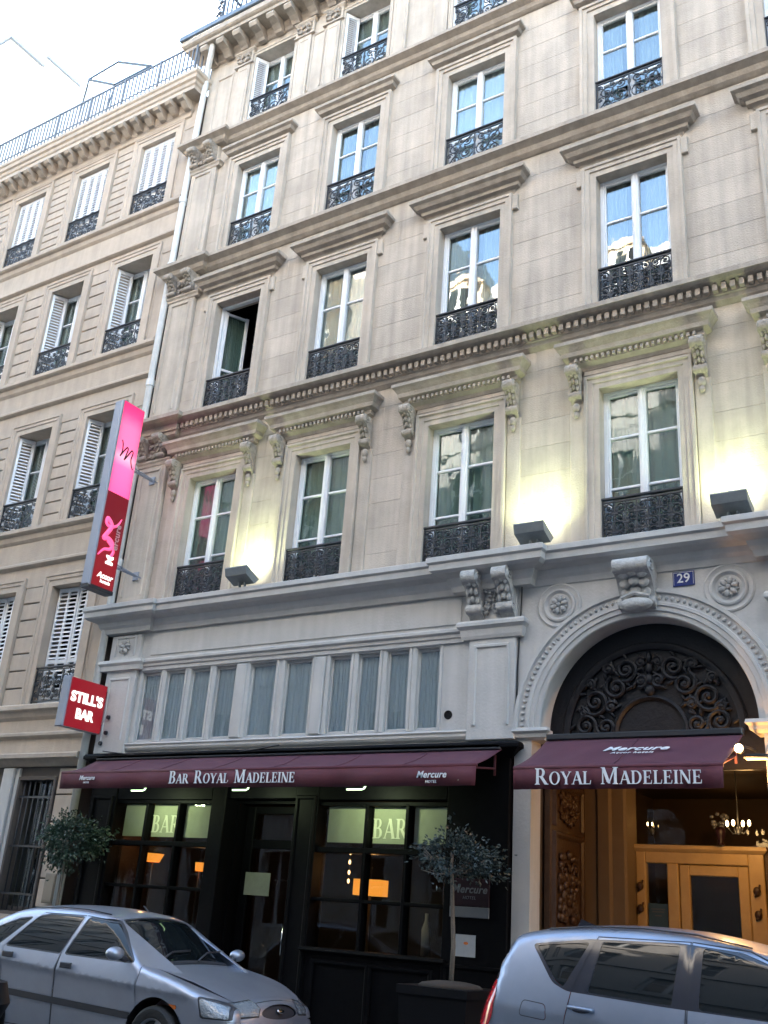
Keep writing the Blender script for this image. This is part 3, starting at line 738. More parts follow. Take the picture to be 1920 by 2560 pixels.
# entablature: cornice in sections, fascia panel, architrave moulding
CP = [(0, 5.955), (.26, 5.925), (.30, 5.905), (.30, 5.84), (.27, 5.815), (.265, 5.735), (.22, 5.70), (.10, 5.665), (.08, 5.60), (.05, 5.56), (.03, 5.49), (0, 5.48)]
def corn(x0, x1, add, rl, rr): return MB().mould(x0, x1, [(p[0]+add if p[0] else 0, p[1]) for p in CP], -.012, rl, rr)
for a, b, d, l, r in ((XL+.02, -11.62, .09, True, True), (-11.58, -6.05, .02, False, False), (-5.90, -5.10, .12, True, True), (-5.06, -2.16, -.01, False, False), (-2.12, -1.32, .12, True, True), (-1.28, XR, -.02, False, False)): obj('ground_floor_cornice', corn(a, b, d, l, r), WP, hotel)
AM = [(0, 5.06), (.07, 5.04), (.085, 5.02), (.085, 4.985), (.055, 4.96), (.05, 4.92), (.03, 4.91), (.03, 4.855), (0, 4.85)]
obj('architrave_moulding', MB().mould(-11.62, -5.86, AM, -.012, False, False), WP, hotel)
obj('sign_fascia', MB().cham(-11.50, -5.98, -.03, .0, 5.10, 5.45, .006), WP, hotel)
obj('sill_moulding', MB().mould(-11.66, -5.20, [(0, 3.745), (.05, 3.735), (.06, 3.715), (.045, 3.69), (.045, 3.66), (.03, 3.63), (0, 3.60)], -.012, True, False), WP, hotel)
# left pilaster with its carved square
p_ = MB().cham(-12.36, -11.70, -.075, .0, 3.58, 5.46, .012)
p_.architrave(-12.22, -11.84, 3.78, 4.72, [(0, .06), (0, .075), (.012, .092), (.035, .092), (.05, .07)])
p_.mould(-12.36, -11.70, [(0, 5.06), (.14, 5.04), (.15, 4.99), (.12, 4.95), (.11, 4.88), (0, 4.87)], -.012)
p_.architrave(-12.22, -11.84, 5.12, 5.40, [(0, .06), (0, .075), (.012, .095), (.035, .095), (.05, .07)])
pl = obj('pilaster', p_, WP, hotel)
place('carving', rosette_mb(.13, 5).mesh('carving', 'paint_carved', True), pl, (-12.03, -.09, 5.26))
# mezzanine window band: mullions are wall, each light has a slim frame, a pane and a curtain
for a, b in ALLW:
    fr = MB().architrave(a, b, MZ0, MZ1, [(-.003, -.05), (-.003, -.005), (.03, .012), (.05, .012), (.055, .0)], -.012)
    fr.cham(a, a+.03, .035, .075, MZ0, MZ1, .006).cham(b-.03, b, .035, .075, MZ0, MZ1, .006).cham(a+.03, b-.03, .035, .075, MZ0, MZ0+.04, .006).cham(a+.03, b-.03, .035, .075, MZ1-.04, MZ1, .006)
    f = obj('window', fr, 'paint_white', hotel)
    pane(f, a+.02, b-.02, MZ0+.03, MZ1-.03, .050, 'glass_thin')
    curtain(f, a+.02, b-.02, MZ0+.03, MZ1-.03, .075, 3)
for a, b in ((-9.655, -9.475), (-8.255, -8.075)): obj('pier_mould', MB().cham(a, b, -.05, -.01, MZ0, MZ1, .012), WP, hotel)
obj('vent_hole', MB().lathe((-6.12, -.014, 3.94), [(.0, -.004), (.040, -.004), (.044, -.010), (.054, -.010), (.058, .004)], 20, 'y'), 'planter_black', hotel, 30)
# portal pilasters, consoles and cornice blocks
for c in (-5.505, -1.735):
    p_ = MB().cham(c-.325, c+.325, -.075, .0, 3.60, 5.50, .012)
    p_.architrave(c-.20, c+.20, 3.78, 4.74, [(0, .06), (0, .075), (.012, .095), (.04, .095), (.055, .07)])
    p_.mould(c-.325, c+.325, [(0, 5.10), (.13, 5.09), (.15, 5.06), (.15, 5.02), (.11, 4.98), (.10, 4.90), (.085, 4.86), (0, 4.85)], -.012)
    pl = obj('portal_pilaster', p_, WP, hotel)
    for sx in (-1, 1): place('console', console_mb(.20, .60, .27).mesh('console', 'paint_carved', 40), hotel, (c+sx*.215, -.075, 5.70))
    place('carving', leafage_mb(.24, .46, 31, 20, .05).mesh('carving', 'paint_carved', True), pl, (c, -.09, 5.38))
# archivolt, impost, keystone, medallions
arc_ = MB().arc(PC, AZ, AR, [(0, -.30), (0, .02), (.012, .035), (.065, .035), (.07, .055), (.125, .055), (.13, .07), (.165, .07), (.175, .045), (.27, .045), (.285, .075), (.325, .075), (.335, -.0)], 0, PI, 72, -.012)
obj('archivolt', arc_, WP, hotel)
beads = MB()
for k in range(64):
    a = PI*(k+.5)/64; beads.ell((PC+(AR+.222)*math.cos(a), -.062, AZ+(AR+.222)*math.sin(a)), (.030, .018, .022), 6, 4, Matrix.Rotation(-a, 3, 'Y'))
obj('carving', beads, 'paint_carved', hotel, True)
for s0, s1 in ((-5.19, PC-AR+.10), (PC+AR-.12, -2.05)):
    obj('impost', MB().mould(s0+.06, s1-.06, [(0, 3.74), (.07, 3.73), (.08, 3.69), (.05, 3.66), (.04, 3.62), (.02, 3.61), (0, 3.59)], -.012).box(s0+.06, s1-.06, -.014, .25, 3.592, 3.738), WP, hotel)
ks = MB(); kw = [(.23, 0), (.23, -.1), (.20, -.34), (.185, -.60)]
ks.merge(console_mb(.42, .62, .30, True))
ks.ell((0, -.15, -.52), (.20, .09, .085), 12, 8).tube([(-.20, -.30, -.10), (.20, -.30, -.10)], .07, 10)
ks.tube([(-.16, -.16, -.44), (0, -.20, -.40), (.16, -.16, -.44)], .03, 6)
place('keystone', ks.mesh('keystone', 'paint_carved', 40), hotel, (PC, -.02, 5.60))
for c in (-4.63, -2.60):
    md = MB().lathe((c, -.012, 5.215), [(.285, .005), (.285, -.012), (.265, -.022), (.25, -.012), (.215, -.008), (.205, -.030), (.185, -.036), (.165, -.018), (.15, -.006), (.0, -.006)], 40, 'y')
    m_ = obj('medallion', md, WP, hotel, 35)
    place('rosette', rosette_mb(.125, 6).mesh('rosette', 'paint_carved', True), m_, (c, -.018, 5.215))
# tympanum: dark carved wood behind the arch
ty = MB(); pts = [(PC+(AR+.03)*math.cos(PI*k/40), AZ+(AR+.03)*math.sin(PI*k/40)) for k in range(41)]
ty.prism_y(pts+[(PC-AR-.03, 3.30), (PC+AR+.03, 3.30)], .27, .32)
tym = obj('tympanum', ty, 'tympanum_wood', hotel)
rl = MB(); yb = .255
rl.arc(PC, AZ-.05, .98, [(0, -.27), (0, -.235), (.03, -.215), (.07, -.215), (.09, -.235), (.09, -.27)], 0, PI, 48)
rl.arc(PC, AZ-.05, .38, [(0, -.27), (0, -.225), (.03, -.20), (.06, -.225), (.06, -.27)], 0, PI, 32)
rl.prism_y([(PC+.38*math.cos(PI*k/20), AZ-.05+.38*math.sin(PI*k/20)) for k in range(21)], .245, .275)
for sx in (-1, 1):
    for (x, z, r_, a0, tn) in ((.78, .12, .15, 0, 1.8), (.53, .10, .12, 2, 1.7), (.66, .40, .17, 1, 1.8), (.40, .56, .14, 3, 1.7), (.28, .76, .14, 0, 1.8), (.50, .78, .07, 1, 1.4), (.80, .28, .06, 1, 1.4), (.10, .62, .08, 2, 1.5), (.10, .84, .06, 0, 1.4), (.47, .33, .07, 0, 1.4), (.72, .62, .06, 2, 1.4)):
        rl.tube([(PC+sx*0+p[0], p[1], p[2]) for p in scroll(sx*x, AZ-.06+z, r_*.12, r_, a0, tn, 26, sx, yb-.02)], .024, 6)
        rl.ell((PC+sx*x, yb-.02, AZ-.06+z), (.035, .03, .035), 8, 6)
        for k in range(4):
            a = a0+k*1.6; rl.ell((PC+sx*x+r_*1.15*math.cos(a), yb-.008, AZ-.06+z+r_*1.15*math.sin(a)), (.055, .025, .022), 7, 5, Matrix.Rotation(-a-.6, 3, 'Y'))
for k in range(4): rl.ell((PC, yb-.03, AZ+.44+.13*k), (.06-.008*k, .04, .07), 8, 6)
place('carving', rl.mesh('carving', 'tympanum_wood', 40), tym)
# ------------------------------------------------------------------ portal passage
FZ = 0.16
mb = MB().box(-5.0, -1.9, .30, 6, FZ-.02, FZ); obj('passage_floor', mb, 'pavement', hotel)
mb = MB().box(-5.12, -5.0, .262, 6, FZ, 3.5).box(-2.10, -1.98, .262, 6, FZ, 3.5).box(-5.12, -1.98, .33, 6, 3.5, 3.6)
obj('passage_wall', mb, 'brown_wall', hotel)
obj('transom_beam', MB().cham(-5.0, -2.3, .265, .33, 3.26, 3.42, .01), 'tympanum_wood', hotel)
# carved leaf of the great door folded back against the side wall
dl = MB().box(-4.97, -4.90, .36, 1.42, FZ+.02, 3.22)
door = obj('portal_door', dl, 'door_wood', hotel)
for z0, z1 in ((.4, 1.25), (1.40, 2.55), (2.68, 3.12)):
    p_ = MB().architrave(.50, 1.28, z0, z1, [(0, 0), (.0, .02), (.03, .045), (.06, .045), (.08, 0)])
    place('door_panel', p_.mesh('door_panel', 'door_wood'), door, (-4.90, 0, 0), (0, 0, R(90)))
    place('carving', leafage_mb(.62, (z1-z0)*.85, int(z0*9), 34, .05).mesh('carving', 'door_wood', True), door, (-4.90, .89, (z0+z1)/2), (0, 0, R(90)))
obj('pier', MB().cham(-4.99, -4.42, 1.60, 2.0, FZ, 3.49, .03).cham(-4.80, -4.60, 1.56, 1.62, FZ, 3.49, .03), 'cream_wall', hotel)
# glazed lobby partition of pale wood
LY = 2.0; lp = thing('lobby_doorway', 'orange lit pale wood glazed doorway at the back of the portal passage', 'doorway', (-3.65, LY, FZ))
fr = MB()
fr.cham(-4.42, -4.30, LY-.06, LY+.06, FZ, 2.60, .01).cham(-4.03, -3.89, LY-.06, LY+.06, FZ, 2.40, .01).cham(-3.05, -2.87, LY-.06, LY+.06, FZ, 2.60, .01)
fr.cham(-4.30, -3.05, LY-.06, LY+.06, 2.40, 2.60, .01).mould(-4.42, -2.87, [(0, 2.62), (.05, 2.61), (.05, 2.57), (.02, 2.54), (0, 2.53)], LY-.06)
fr.cham(-4.30, -4.03, LY-.05, LY+.05, FZ, .45, .01)
obj('frame', fr, 'frame_wood', lp)
dr = MB()
for a, b in ((-3.88, -3.76), (-3.18, -3.06)): dr.cham(a, b, LY-.04, LY+.03, FZ, 2.39, .01)
dr.cham(-3.76, -3.18, LY-.04, LY+.03, 2.27, 2.39, .01).cham(-3.76, -3.18, LY-.04, LY+.03, FZ, .5, .01)
dd = obj('door', dr, 'frame_wood', lp); pane(dd, -3.77, -3.17, .48, 2.29, LY, 'glass_bar')
place('handle', MB().tube([(-3.74, LY-.08, 1.0), (-3.74, LY-.08, 1.4)], .015, 8).mesh('handle', 'chrome', True), dd)
pane(lp, -4.31, -4.02, .44, 2.41, LY, 'glass_bar')
pane(lp, -4.42, -2.2, 2.62, 3.48, LY+.02, 'glass_bar')
for x in (-4.36, -2.96):
    bl = MB()
    for z in (1.86, 2.12): bl.ell((x, LY-.10, z), (.045, .03, .05), 8, 6).tube([(x-.03, LY-.08, z-.06), (x+.02, LY-.12, z), (x+.03, LY-.08, z+.07)], .012, 6)
    obj('scroll_bracket', bl, 'door_wood', lp, True)
obj('side_wall', MB().box(-2.86, -2.12, LY-.03, LY+.05, FZ, 2.62), 'brown_wall', lp)
mb = MB().box(-5.0, -2.1, 4.5, 4.6, FZ, 3.5); obj('lobby_wall', mb, 'brown_wall', hotel)
n_ = thing('door_notice', 'dark blue notice behind the narrow glass beside the lobby door', 'notice', (-4.165, LY-.02, 1.75))
obj('board', MB().box(-4.285, -4.045, LY-.02, LY-.012, 1.62, 1.93), 'notice_blue', n_)
obj('lower_board', MB().box(-4.285, -4.045, LY-.02, LY-.012, 1.20, 1.55), 'sign_grey', n_)
for z, w_ in ((1.865, .17), (1.835, .15), (1.79, .08)): obj('text_line', MB().box(-4.165-w_/2, -4.165+w_/2, LY-.0235, LY-.0205, z-.007, z+.007), 'sign_grey', n_)
ch = thing('chandelier', 'small brass chandelier with four glowing bulbs in the portal', 'chandelier', (-3.03, 1.5, 2.84))
cb = MB().tube([(-3.03, 1.5, 3.5), (-3.03, 1.5, 2.74)], .008, 6).ell((-3.03, 1.5, 2.76), (.03, .03, .05), 8, 6)
for k in range(4):
    x = -3.03+(-.135+.09*k); cb.tube([(-3.03, 1.5, 2.76), ((x-3.03)/2, 1.5+.03*(-1)**k, 2.72), (x, 1.5+.04*(-1)**k, 2.80)], .006, 5)
obj('frame', cb, 'dark_metal', ch, True)
bme = MB().ell((0, 0, 0), (.018, .018, .036), 8, 6).mesh('bulb', 'bulb_warm', True)
for k in range(4): place('bulb', bme, ch, (-3.03+(-.135+.09*k), 1.5+.04*(-1)**k, 2.84))
sn = thing('reflected_bulbs', 'two little glowing bulbs added as reflected lights above the lobby doorway', 'reflection stand-in', (-4.21, 1.96, 2.84))  # added bulbs and arm stand in for chandelier reflections in the transom glass
obj('arm', MB().tube([(-4.24, 1.9, 2.83), (-4.21, 1.97, 2.75), (-4.18, 1.9, 2.83)], .006, 5).ell((-4.21, 1.985, 2.77), (.03, .012, .05), 8, 6), 'dark_metal', sn, True)
bms = MB().ell((0, 0, 0), (.008, .008, .022), 8, 6).mesh('bulb', 'bulb_warm', True)
for x in (-4.24, -4.18): place('bulb', bms, sn, (x, 1.9, 2.86))
fl_ = thing('flower_vase', 'pale flowers in a dark vase seen through the portal', 'flowers', (-3.32, 1.75, 2.62))
fb = MB(); rr = random.Random(4)
for k in range(26): fb.ell((-3.32+rr.uniform(-.09, .09), 1.80+rr.uniform(-.08, .08), 2.88+rr.uniform(-.07, .10)), (.028, .02, .022), 6, 4)
obj('blossom', fb, 'sign_grey', fl_, True)
obj('vase', MB().lathe((-3.32, 1.8, 2.62), [(.0, 0), (.05, 0), (.03, .03), (.055, .1), (.065, .16), (.05, .2), (.045, .2), (.0, .17)], 16), 'sign_plum', fl_, True)
def area(name, loc, size, energy, col, target, sy=None, spread=180):
    l = bpy.data.lights.new(name, 'AREA'); l.energy = energy*LAMP; l.color = col; l.size = size; l.spread = R(spread)
    if sy: l.shape = 'RECTANGLE'; l.size_y = sy
    o = bpy.data.objects.new(name, l); C.objects.link(o); o.location = loc
    o.rotation_euler = (Vector(target)-Vector(loc)).to_track_quat('-Z', 'Y').to_euler(); return o
def point(name, loc, energy, col, rad=.04):
    l = bpy.data.lights.new(name, 'POINT'); l.energy = energy*LAMP; l.color = col; l.shadow_soft_size = rad
    o = bpy.data.objects.new(name, l); C.objects.link(o); o.location = loc; return o
point('chandelier_light', (-3.03, 1.38, 2.70), 2, (1, .62, .25), .08)
point('lobby_light', (-3.5, 3.4, 3.0), 1, (1, .55, .22), .1)
# two lamps under the right end of the portal awning
for (x, y, z, lab, tilt) in ((-2.49, -.5, 3.35, 'round spotlight glaring at the right end of the portal awning', 0), (-2.36, -.30, 3.27, 'flat halogen lamp under the red canopy beside the right impost', 1)):
    sp = thing('spot_lamp', lab, 'spotlight', (x, y, z), None)
    if not tilt:
        obj('housing', MB().lathe((x, y, z), [(.0, .09), (.035, .085), (.05, .03), (.055, -.01), (.048, -.015)], 20, 'y'), 'dark_metal', sp, True)
        obj('lens', MB().ell((x, y-.012, z), (.044, .018, .044), 12, 6), 'bulb_warm', sp, True)
        obj('arm', MB().tube([(x, y+.08, z), (x+.02, y+.2, z+.05), (x+.05, -.02, z+.06)], .012, 6), 'dark_metal', sp, True)
    else:
        obj('housing', MB().cham(x-.13, x+.11, y-.05, y+.05, z+.012, z+.05, .008), 'dark_metal', sp)
        obj('lens', MB().box(x-.11, x+.09, y-.04, y+.04, z, z+.010), 'bulb_small', sp)
        obj('arm', MB().tube([(x, y+.04, z+.04), (x, -.02, z+.08)], .012, 6), 'dark_metal', sp, True)
point('portal_spot_light', (-2.52, -.32, 2.95), 40, (1, .47, .13), .04)
point('portal_inner_light', (-2.75, .9, 3.2), 4.2, (1, .58, .20), .06)

# ------------------------------------------------------------------ bar front (black timber shop front, part of the hotel)
BF = thing('bar_shopfront', 'black timber shop front of the bar with two glazed bays around a dark doorway', 'shop front', (-8.7, 0, .125))
BY = -.02
fm = MB()
W1 = (-11.62, -9.86); DR = (-9.50, -8.38); W2 = (-7.90, -6.11)
def post(a, b, z0=.125, z1=3.44): fm.cham(a, b, BY-.05, .20, z0, z1, .012)
post(-12.24, -11.68); post(-9.80, -9.54); post(-8.34, -7.96); post(-6.05, -5.22)
fm.cham(-11.68, -9.80, BY-.04, .2, 2.90, 3.44, .01); fm.cham(-9.54, -8.34, BY-.02, .2, 2.92, 3.44, .01); fm.cham(-7.96, -6.05, BY-.04, .2, 2.90, 3.44, .01)
fm.cham(-11.68, -9.80, BY-.04, .2, .125, 1.12, .01); fm.cham(-7.96, -6.05, BY-.04, .2, .125, 1.10, .01)
obj('frame', fm, 'bar_wood', BF)
for a, b in ((-11.68, -9.80), (-7.96, -6.05)): obj('sill', MB().mould(a, b, [(0, 1.15), (.06, 1.14), (.07, 1.11), (.03, 1.08), (0, 1.07)], BY-.04), 'bar_wood', BF)
obj('cornice', MB().mould(-12.24, -5.22, [(0, 3.58), (.14, 3.56), (.16, 3.53), (.16, 3.49), (.10, 3.46), (.06, 3.42), (.02, 3.38), (0, 3.37)], BY-.03), 'bar_wood', BF)
for a, b, z0, z1 in ((-11.5, -10.78, .3, .98), (-10.66, -9.94, .3, .98), (-7.8, -7.06, .3, .96), (-6.96, -6.2, .3, .96), (-12.12, -11.80, .4, 2.9), (-8.26, -8.04, .4, 2.9), (-5.97, -5.32, .35, 1.05)):
    obj('panel', MB().architrave(a, b, z0, z1, [(0, 0), (.0, .012), (.02, .025), (.045, .025), (.06, 0)], BY-.045), 'bar_wood', BF)
def bay(x0, x1, mull, z0, ztr, z1, rails):
    f = MB(); e = [x0]+sum(([m-.022, m+.022] for m in mull), [])+[x1]
    f.cham(x0-.06, x1+.06, BY-.02, .12, ztr-.035, ztr+.035, .008); f.cham(x0-.06, x1+.06, BY-.015, .12, z1-.03, z1+.02, .006)
    for m in mull: f.cham(m-.025, m+.025, BY-.015, .10, z0, z1, .008)
    for zr in rails: f.cham(x0-.06, x1+.06, BY-.01, .10, zr-.022, zr+.022, .008)
    w_ = obj('window', f, 'bar_wood', BF)
    for a, b in zip(e[::2], e[1::2]):
        pane(w_, a-.01, b+.01, ztr+.03, z1-.02, .05, 'glass_bar')
        zz = [z0]+list(rails)+[ztr]
        for p, q in zip(zz, zz[1:]): pane(w_, a-.01, b+.01, p+.01, q-.01, .05, 'glass_bar')
    # pale film behind the upper lights, lettered in the middle one
    fi = MB()
    for a, b in zip(e[::2], e[1::2]): fi.box(a+.02, b-.02, .09, .094, ztr+.10, z1-.03)
    obj('frosted_film', fi, 'frosted_film', BF)
    mid = (e[2]+e[3])/2
    mbt, wt = serif_text(['BAR'], .24, .24, .06); k = min(1, (e[3]-e[2]-.03)/wt)
    mbt.v = [(v[0]*k+mid, v[1]+.088, v[2]+ztr+.16) for v in mbt.v]
    obj('lettering', mbt, 'film_letter', BF)
bay(-11.62, -9.86, (-11.06, -10.43), 1.16, 2.30, 2.88, (1.72,))
bay(-7.90, -6.11, (-7.22, -6.62), 1.14, 2.29, 2.86, (1.70,))
# door in the recess
dw = MB()
for a, b in ((-9.46, -9.32), (-8.56, -8.42)): dw.cham(a, b, .34, .40, .15, 2.86, .01)
dw.cham(-9.32, -8.56, .34, .40, .15, .62, .01).cham(-9.32, -8.56, .34, .40, 2.30, 2.42, .01).cham(-9.32, -8.56, .34, .40, 2.76, 2.86, .01)
dd = obj('door', dw, 'bar_wood', BF); pane(dd, -9.33, -8.55, .61, 2.31, .37, 'glass_bar'); pane(dd, -9.33, -8.55, 2.41, 2.77, .37, 'glass_bar')
place('handle', MB().tube([(-8.60, .28, 1.0), (-8.60, .28, 1.35)], .014, 8).mesh('handle', 'chrome', True), dd)
obj('recess', MB().box(-9.56, -9.50, .2, .42, .13, 2.92).box(-8.38, -8.32, .2, .42, .13, 2.92).box(-9.5, -8.38, .2, .42, 2.88, 2.92), 'bar_wood', BF)
# the room behind
mb = MB().box(-12.2, -5.25, 4.0, 4.1, .1, 3.45).box(-12.25, -12.2, .3, 4.1, .1, 3.45).box(-5.25, -5.2, .3, 4.1, .1, 3.45).box(-12.2, -5.25, .3, 4.0, .1, .14).box(-12.2, -5.25, .21, 4.0, 3.32, 3.45)
obj('bar_room', mb, 'bar_wall', BF)
def lamp_table(x, y, zt):
    t = thing('table_lamp', 'table lamp with glowing orange box shade in the right bar window', 'lamp', (x, y, 1.0))
    obj('stem', MB().lathe((x, y, 1.0), [(0, 0), (.09, 0), (.09, .02), (.02, .04), (.016, .8), (0, .8)], 16), 'dark_metal', t, True)
    obj('lamp_shade', MB().box(x-.21, x+.21, y-.10, y+.10, zt-.20, zt), 'shade_orange', t)
lamp_table(-7.62, .8, 1.99)
tb = thing('bar_table', 'dark wooden table behind the right bar window', 'table', (-7.4, .95, .14))
obj('tabletop', MB().cham(-8.0, -6.6, .55, 1.35, .965, 1.0, .01), 'table_wood', tb)
lg = MB().box(-.03, .03, -.03, .03, .14, .965).mesh('leg', 'table_wood')
for x in (-7.9, -6.7):
    for y in (.65, 1.25): place('leg', lg, tb, (x, y, 0))
for x, y, z, lab, en in ((-11.60, .80, 2.09, 'warm fan shaped lamp glowing behind the left bar window', 2.2), (-10.64, .80, 1.99, 'small amber cone lamp near the right edge of the left bar window', .9)):
    t = thing('floor_lamp', lab, 'lamp', (x, y, z))
    obj('lamp_shade', MB().lathe((x, y, z), [(.10 if en > 1 else .06, 0), (.16 if en > 1 else .07, .12), (.155 if en > 1 else .065, .12), (.095 if en > 1 else .05, .01)], 20), 'shade_orange', t, True)
    obj('bulb', MB().ell((x, y, z+.05), (.03, .03, .04), 8, 6), 'bulb_small', t, True)
    obj('stand', MB().tube([(x, y, z), (x, y, .16)], .010, 6).lathe((x, y, .14), [(0, 0), (.12, 0), (.12, .015), (0, .03)], 16), 'dark_metal', t, True)
    point('wall_lamp_light', (x, y-.02, z+.22), en*1.6, (1, .5, .18), .05)
point('table_lamp_light', (-7.62, .8, 2.12), 3.0, (1, .5, .16), .05)
st = thing('light_string', 'short hanging string of four tiny bulbs in the right bar window', 'string lights', (-7.98, .8, 2.5))
obj('cord', MB().tube([(-7.98, .8, 3.3), (-7.98, .8, 1.9)], .004, 5), 'cable_black', st)
for z in (2.32, 2.20, 2.07, 1.96): place('bulb', MB().ell((0, 0, 0), (.017, .017, .03), 8, 6).mesh('bulb', 'bulb_small', True), st, (-7.98, .8, z))
bo = thing('brass_bottle', 'pale bottle shape standing on the sill rail of the right bar window', 'bottle', (-6.55, .45, 1.14))
obj('body', MB().lathe((-6.55, .45, 1.14), [(0, 0), (.055, 0), (.055, .30), (.02, .40), (.02, .48), (0, .48)], 14), 'utility_tan', bo, True)

# ------------------------------------------------------------------ awnings
def awning(name, label, x0, x1, yf, zf, zw, yw, vh):
    t = thing(name, label, 'awning', ((x0+x1)/2, yw, zw))
    nx, ny = 40, 8; r_ = random.Random(3); top = MB(); ph = r_.uniform(0, 6)
    for j in range(ny+1):
        v_ = j/ny
        for i in range(nx+1):
            u = i/nx; y = yw+(yf-yw)*v_; z = zw+(zf-zw)*v_-.020*math.sin(PI*v_)*(1+.7*math.sin(u*9+ph)+.35*math.sin(u*31+v_*3))
            top.v.append((x0+(x1-x0)*u, y, z))
    for j in range(ny):
        for i in range(nx): a = j*(nx+1)+i; top.f.append((a, a+1, a+nx+2, a+nx+1))
    me = top.mesh('canopy', 'awning_red', True); o = place('canopy', me, t)
    sol = o.modifiers.new('thickness', 'SOLIDIFY'); sol.thickness = .006
    ns = max(2, round((x1-x0)/1.05))
    for k in range(1, ns):
        u = k/ns; obj('seam', MB().tube([(x0+(x1-x0)*u, yw+(yf-yw)*q/8, zw+(zf-zw)*q/8-.020*math.sin(PI*q/8)*(1+.7*math.sin(u*9+ph)+.35*math.sin(u*31+q/8*3))+.004) for q in range(9)], .006, 5), 'awning_red', t, True)
    bar = MB().tube([(x0, yf+.01, zf-.012), (x1, yf+.01, zf-.012)], .022, 8); obj('front_bar', bar, 'awning_valance', t, True)
    vl = MB(); m_ = 90
    for i in range(m_+1):
        u = i/m_; dy = .014*math.sin(u*37)+.011*math.sin(u*61+1)+.006*math.sin(u*113)
        vl.v += [(x0+(x1-x0)*u, yf-.004, zf-.01), (x0+(x1-x0)*u, yf-.004+dy*.4, zf-vh*.5), (x0+(x1-x0)*u, yf-.004+dy, zf-vh)]
    for i in range(m_):
        for k in range(2): vl.f.append((3*i+k, 3*i+k+1, 3*i+k+4, 3*i+k+3))
    o = obj('valance', vl, 'awning_valance', t, True); sol = o.modifiers.new('thickness', 'SOLIDIFY'); sol.thickness = .004; sol.offset = 1 if False else 0
    for x in (x0+.10, x1-.10):
        a_ = MB().tube([(x, yw+.02, zw-.22), (x, yf+.05, zf-.03)], .014, 6).tube([(x, yw+.02, zw-.06), (x, yw+.02, zw-.30)], .016, 6)
        obj('arm', a_, 'awning_red', t, True)
    obj('roller_box', MB().cham(x0, x1, yw-.05, yw+.04, zw-.01, zw+.06, .012), 'dark_metal', t)
    return t
ba = awning('bar_awning', 'long dark red awning lettered Bar Royal Madeleine over the bar', -12.12, -5.29, -.80, 3.20, 3.47, -.16, .24)
for k in range(3):
    mbt, wt = serif_text(['BAR', 'ROYAL', 'MADELEINE'], .165, .125, .05, .55, only=k)
    mbt.v = [(v[0]-8.87, v[1]-.818, v[2]+3.015) for v in mbt.v]; obj('lettering', mbt, 'letter_white', ba)
def logo(parent, x, y, z, size, sub, tilt=None, subs=.42, mat='letter_white'):
    rot = FRONT if tilt is None else (tilt, 0, 0)
    d = Vector((0, -math.cos(rot[0]), -math.sin(rot[0])))*1.0
    place('lettering', text_mesh('Mercure', size, mat, .002, size*.02, .28, 1.08), parent, (x, y, z), rot)
    place('lettering', text_mesh(sub, size*subs, mat, .002, 0, .2, 1.1), parent, (x, y+d.y*size*.75*1.0, z+d.z*size*.75), rot)
logo(ba, -5.86, -.818, 3.085, .105, 'HOTEL'); logo(ba, -11.55, -.818, 3.105, .085, 'HOTEL')
obj('emblem', MB().ell((-5.47, -.815, 3.02), (.045, .004, .018), 16, 6), 'utility_tan', ba, True)
pa = awning('portal_awning', 'short dark red awning lettered Royal Madeleine over the arched portal', -4.74, -2.53, -1.0, 3.125, 3.57, -.10, .235)
for q in range(2):
    mbt, wt = serif_text(['ROYAL', 'MADELEINE'], .165, .128, .06, .55, only=q); k = 1.76/wt
    mbt.v = [(v[0]*k-3.60, v[1]-1.018, v[2]*k+2.935) for v in mbt.v]; obj('lettering', mbt, 'letter_white', pa)
slope = math.atan2(3.57-3.125, .90)
logo(pa, -3.56, -.49, 3.57-(.39)*math.tan(slope)+.002, .19, 'Accor hotels', slope, .42)
# lights under the bar awning
for x, lab in ((-10.69, 'greenish strip light under the awning over the left bar window'), (-8.83, 'greenish strip light under the awning over the bar doorway'), (-7.01, 'greenish strip light under the awning over the right bar window')):
    t = thing('strip_light', lab, 'lamp', (x, -.60, 2.95), 'strip lights under the bar awning')
    obj('housing', MB().cham(x-.16, x+.10, -.63, -.56, 2.963, 2.99, .006).tube([(x+.11, -.6, 2.99), (x+.16, -.58, 3.09), (x+.16, -.3, 3.30), (x+.16, -.10, 3.34)], .012, 6), 'dark_metal', t)
    obj('tube', MB().tube([(x-.15, -.60, 2.955), (x+.07, -.60, 2.955), (x+.10, -.60, 2.965), (x+.14, -.59, 3.03)], .010, 8), 'tube_green', t, True)
    area('strip_light_beam', (x, -.58, 2.94), .2, 5, (.82, 1, .58), (x, .12, 2.72), .06)

# ------------------------------------------------------------------ signs
bs = thing('blade_sign', 'tall pink and red illuminated hotel blade sign projecting from the corner pilaster', 'sign', (-12.12, -.75, 6.1))
BX = -11.96; y0, y1 = -1.07, -.60
obj('case', MB().cham(BX-.16, BX-.012, y0, y1, 6.02, 9.26, .02), 'silver_aluminium', bs)
obj('edge_strip', MB().cham(BX-.17, BX+.012, y0-.05, y0-.001, 6.0, 9.23, .02), 'silver_aluminium', bs)
obj('base_cap', MB().box(BX-.17, BX+.004, y0-.04, y1+.01, 5.96, 6.018), 'dark_metal', bs)
obj('upper_panel', MB().box(BX-.012, BX, y0, y1, 7.61, 9.24), 'glow_pink', bs)
obj('lower_panel', MB().box(BX-.012, BX, y0, y1, 6.02, 7.605), 'glow_darkred', bs)
obj('lower_panel', MB().box(BX-.010, BX+.002, y0+.02, y1-.02, 6.03, 6.98), 'glow_red', bs)
ym = (y0+y1)/2
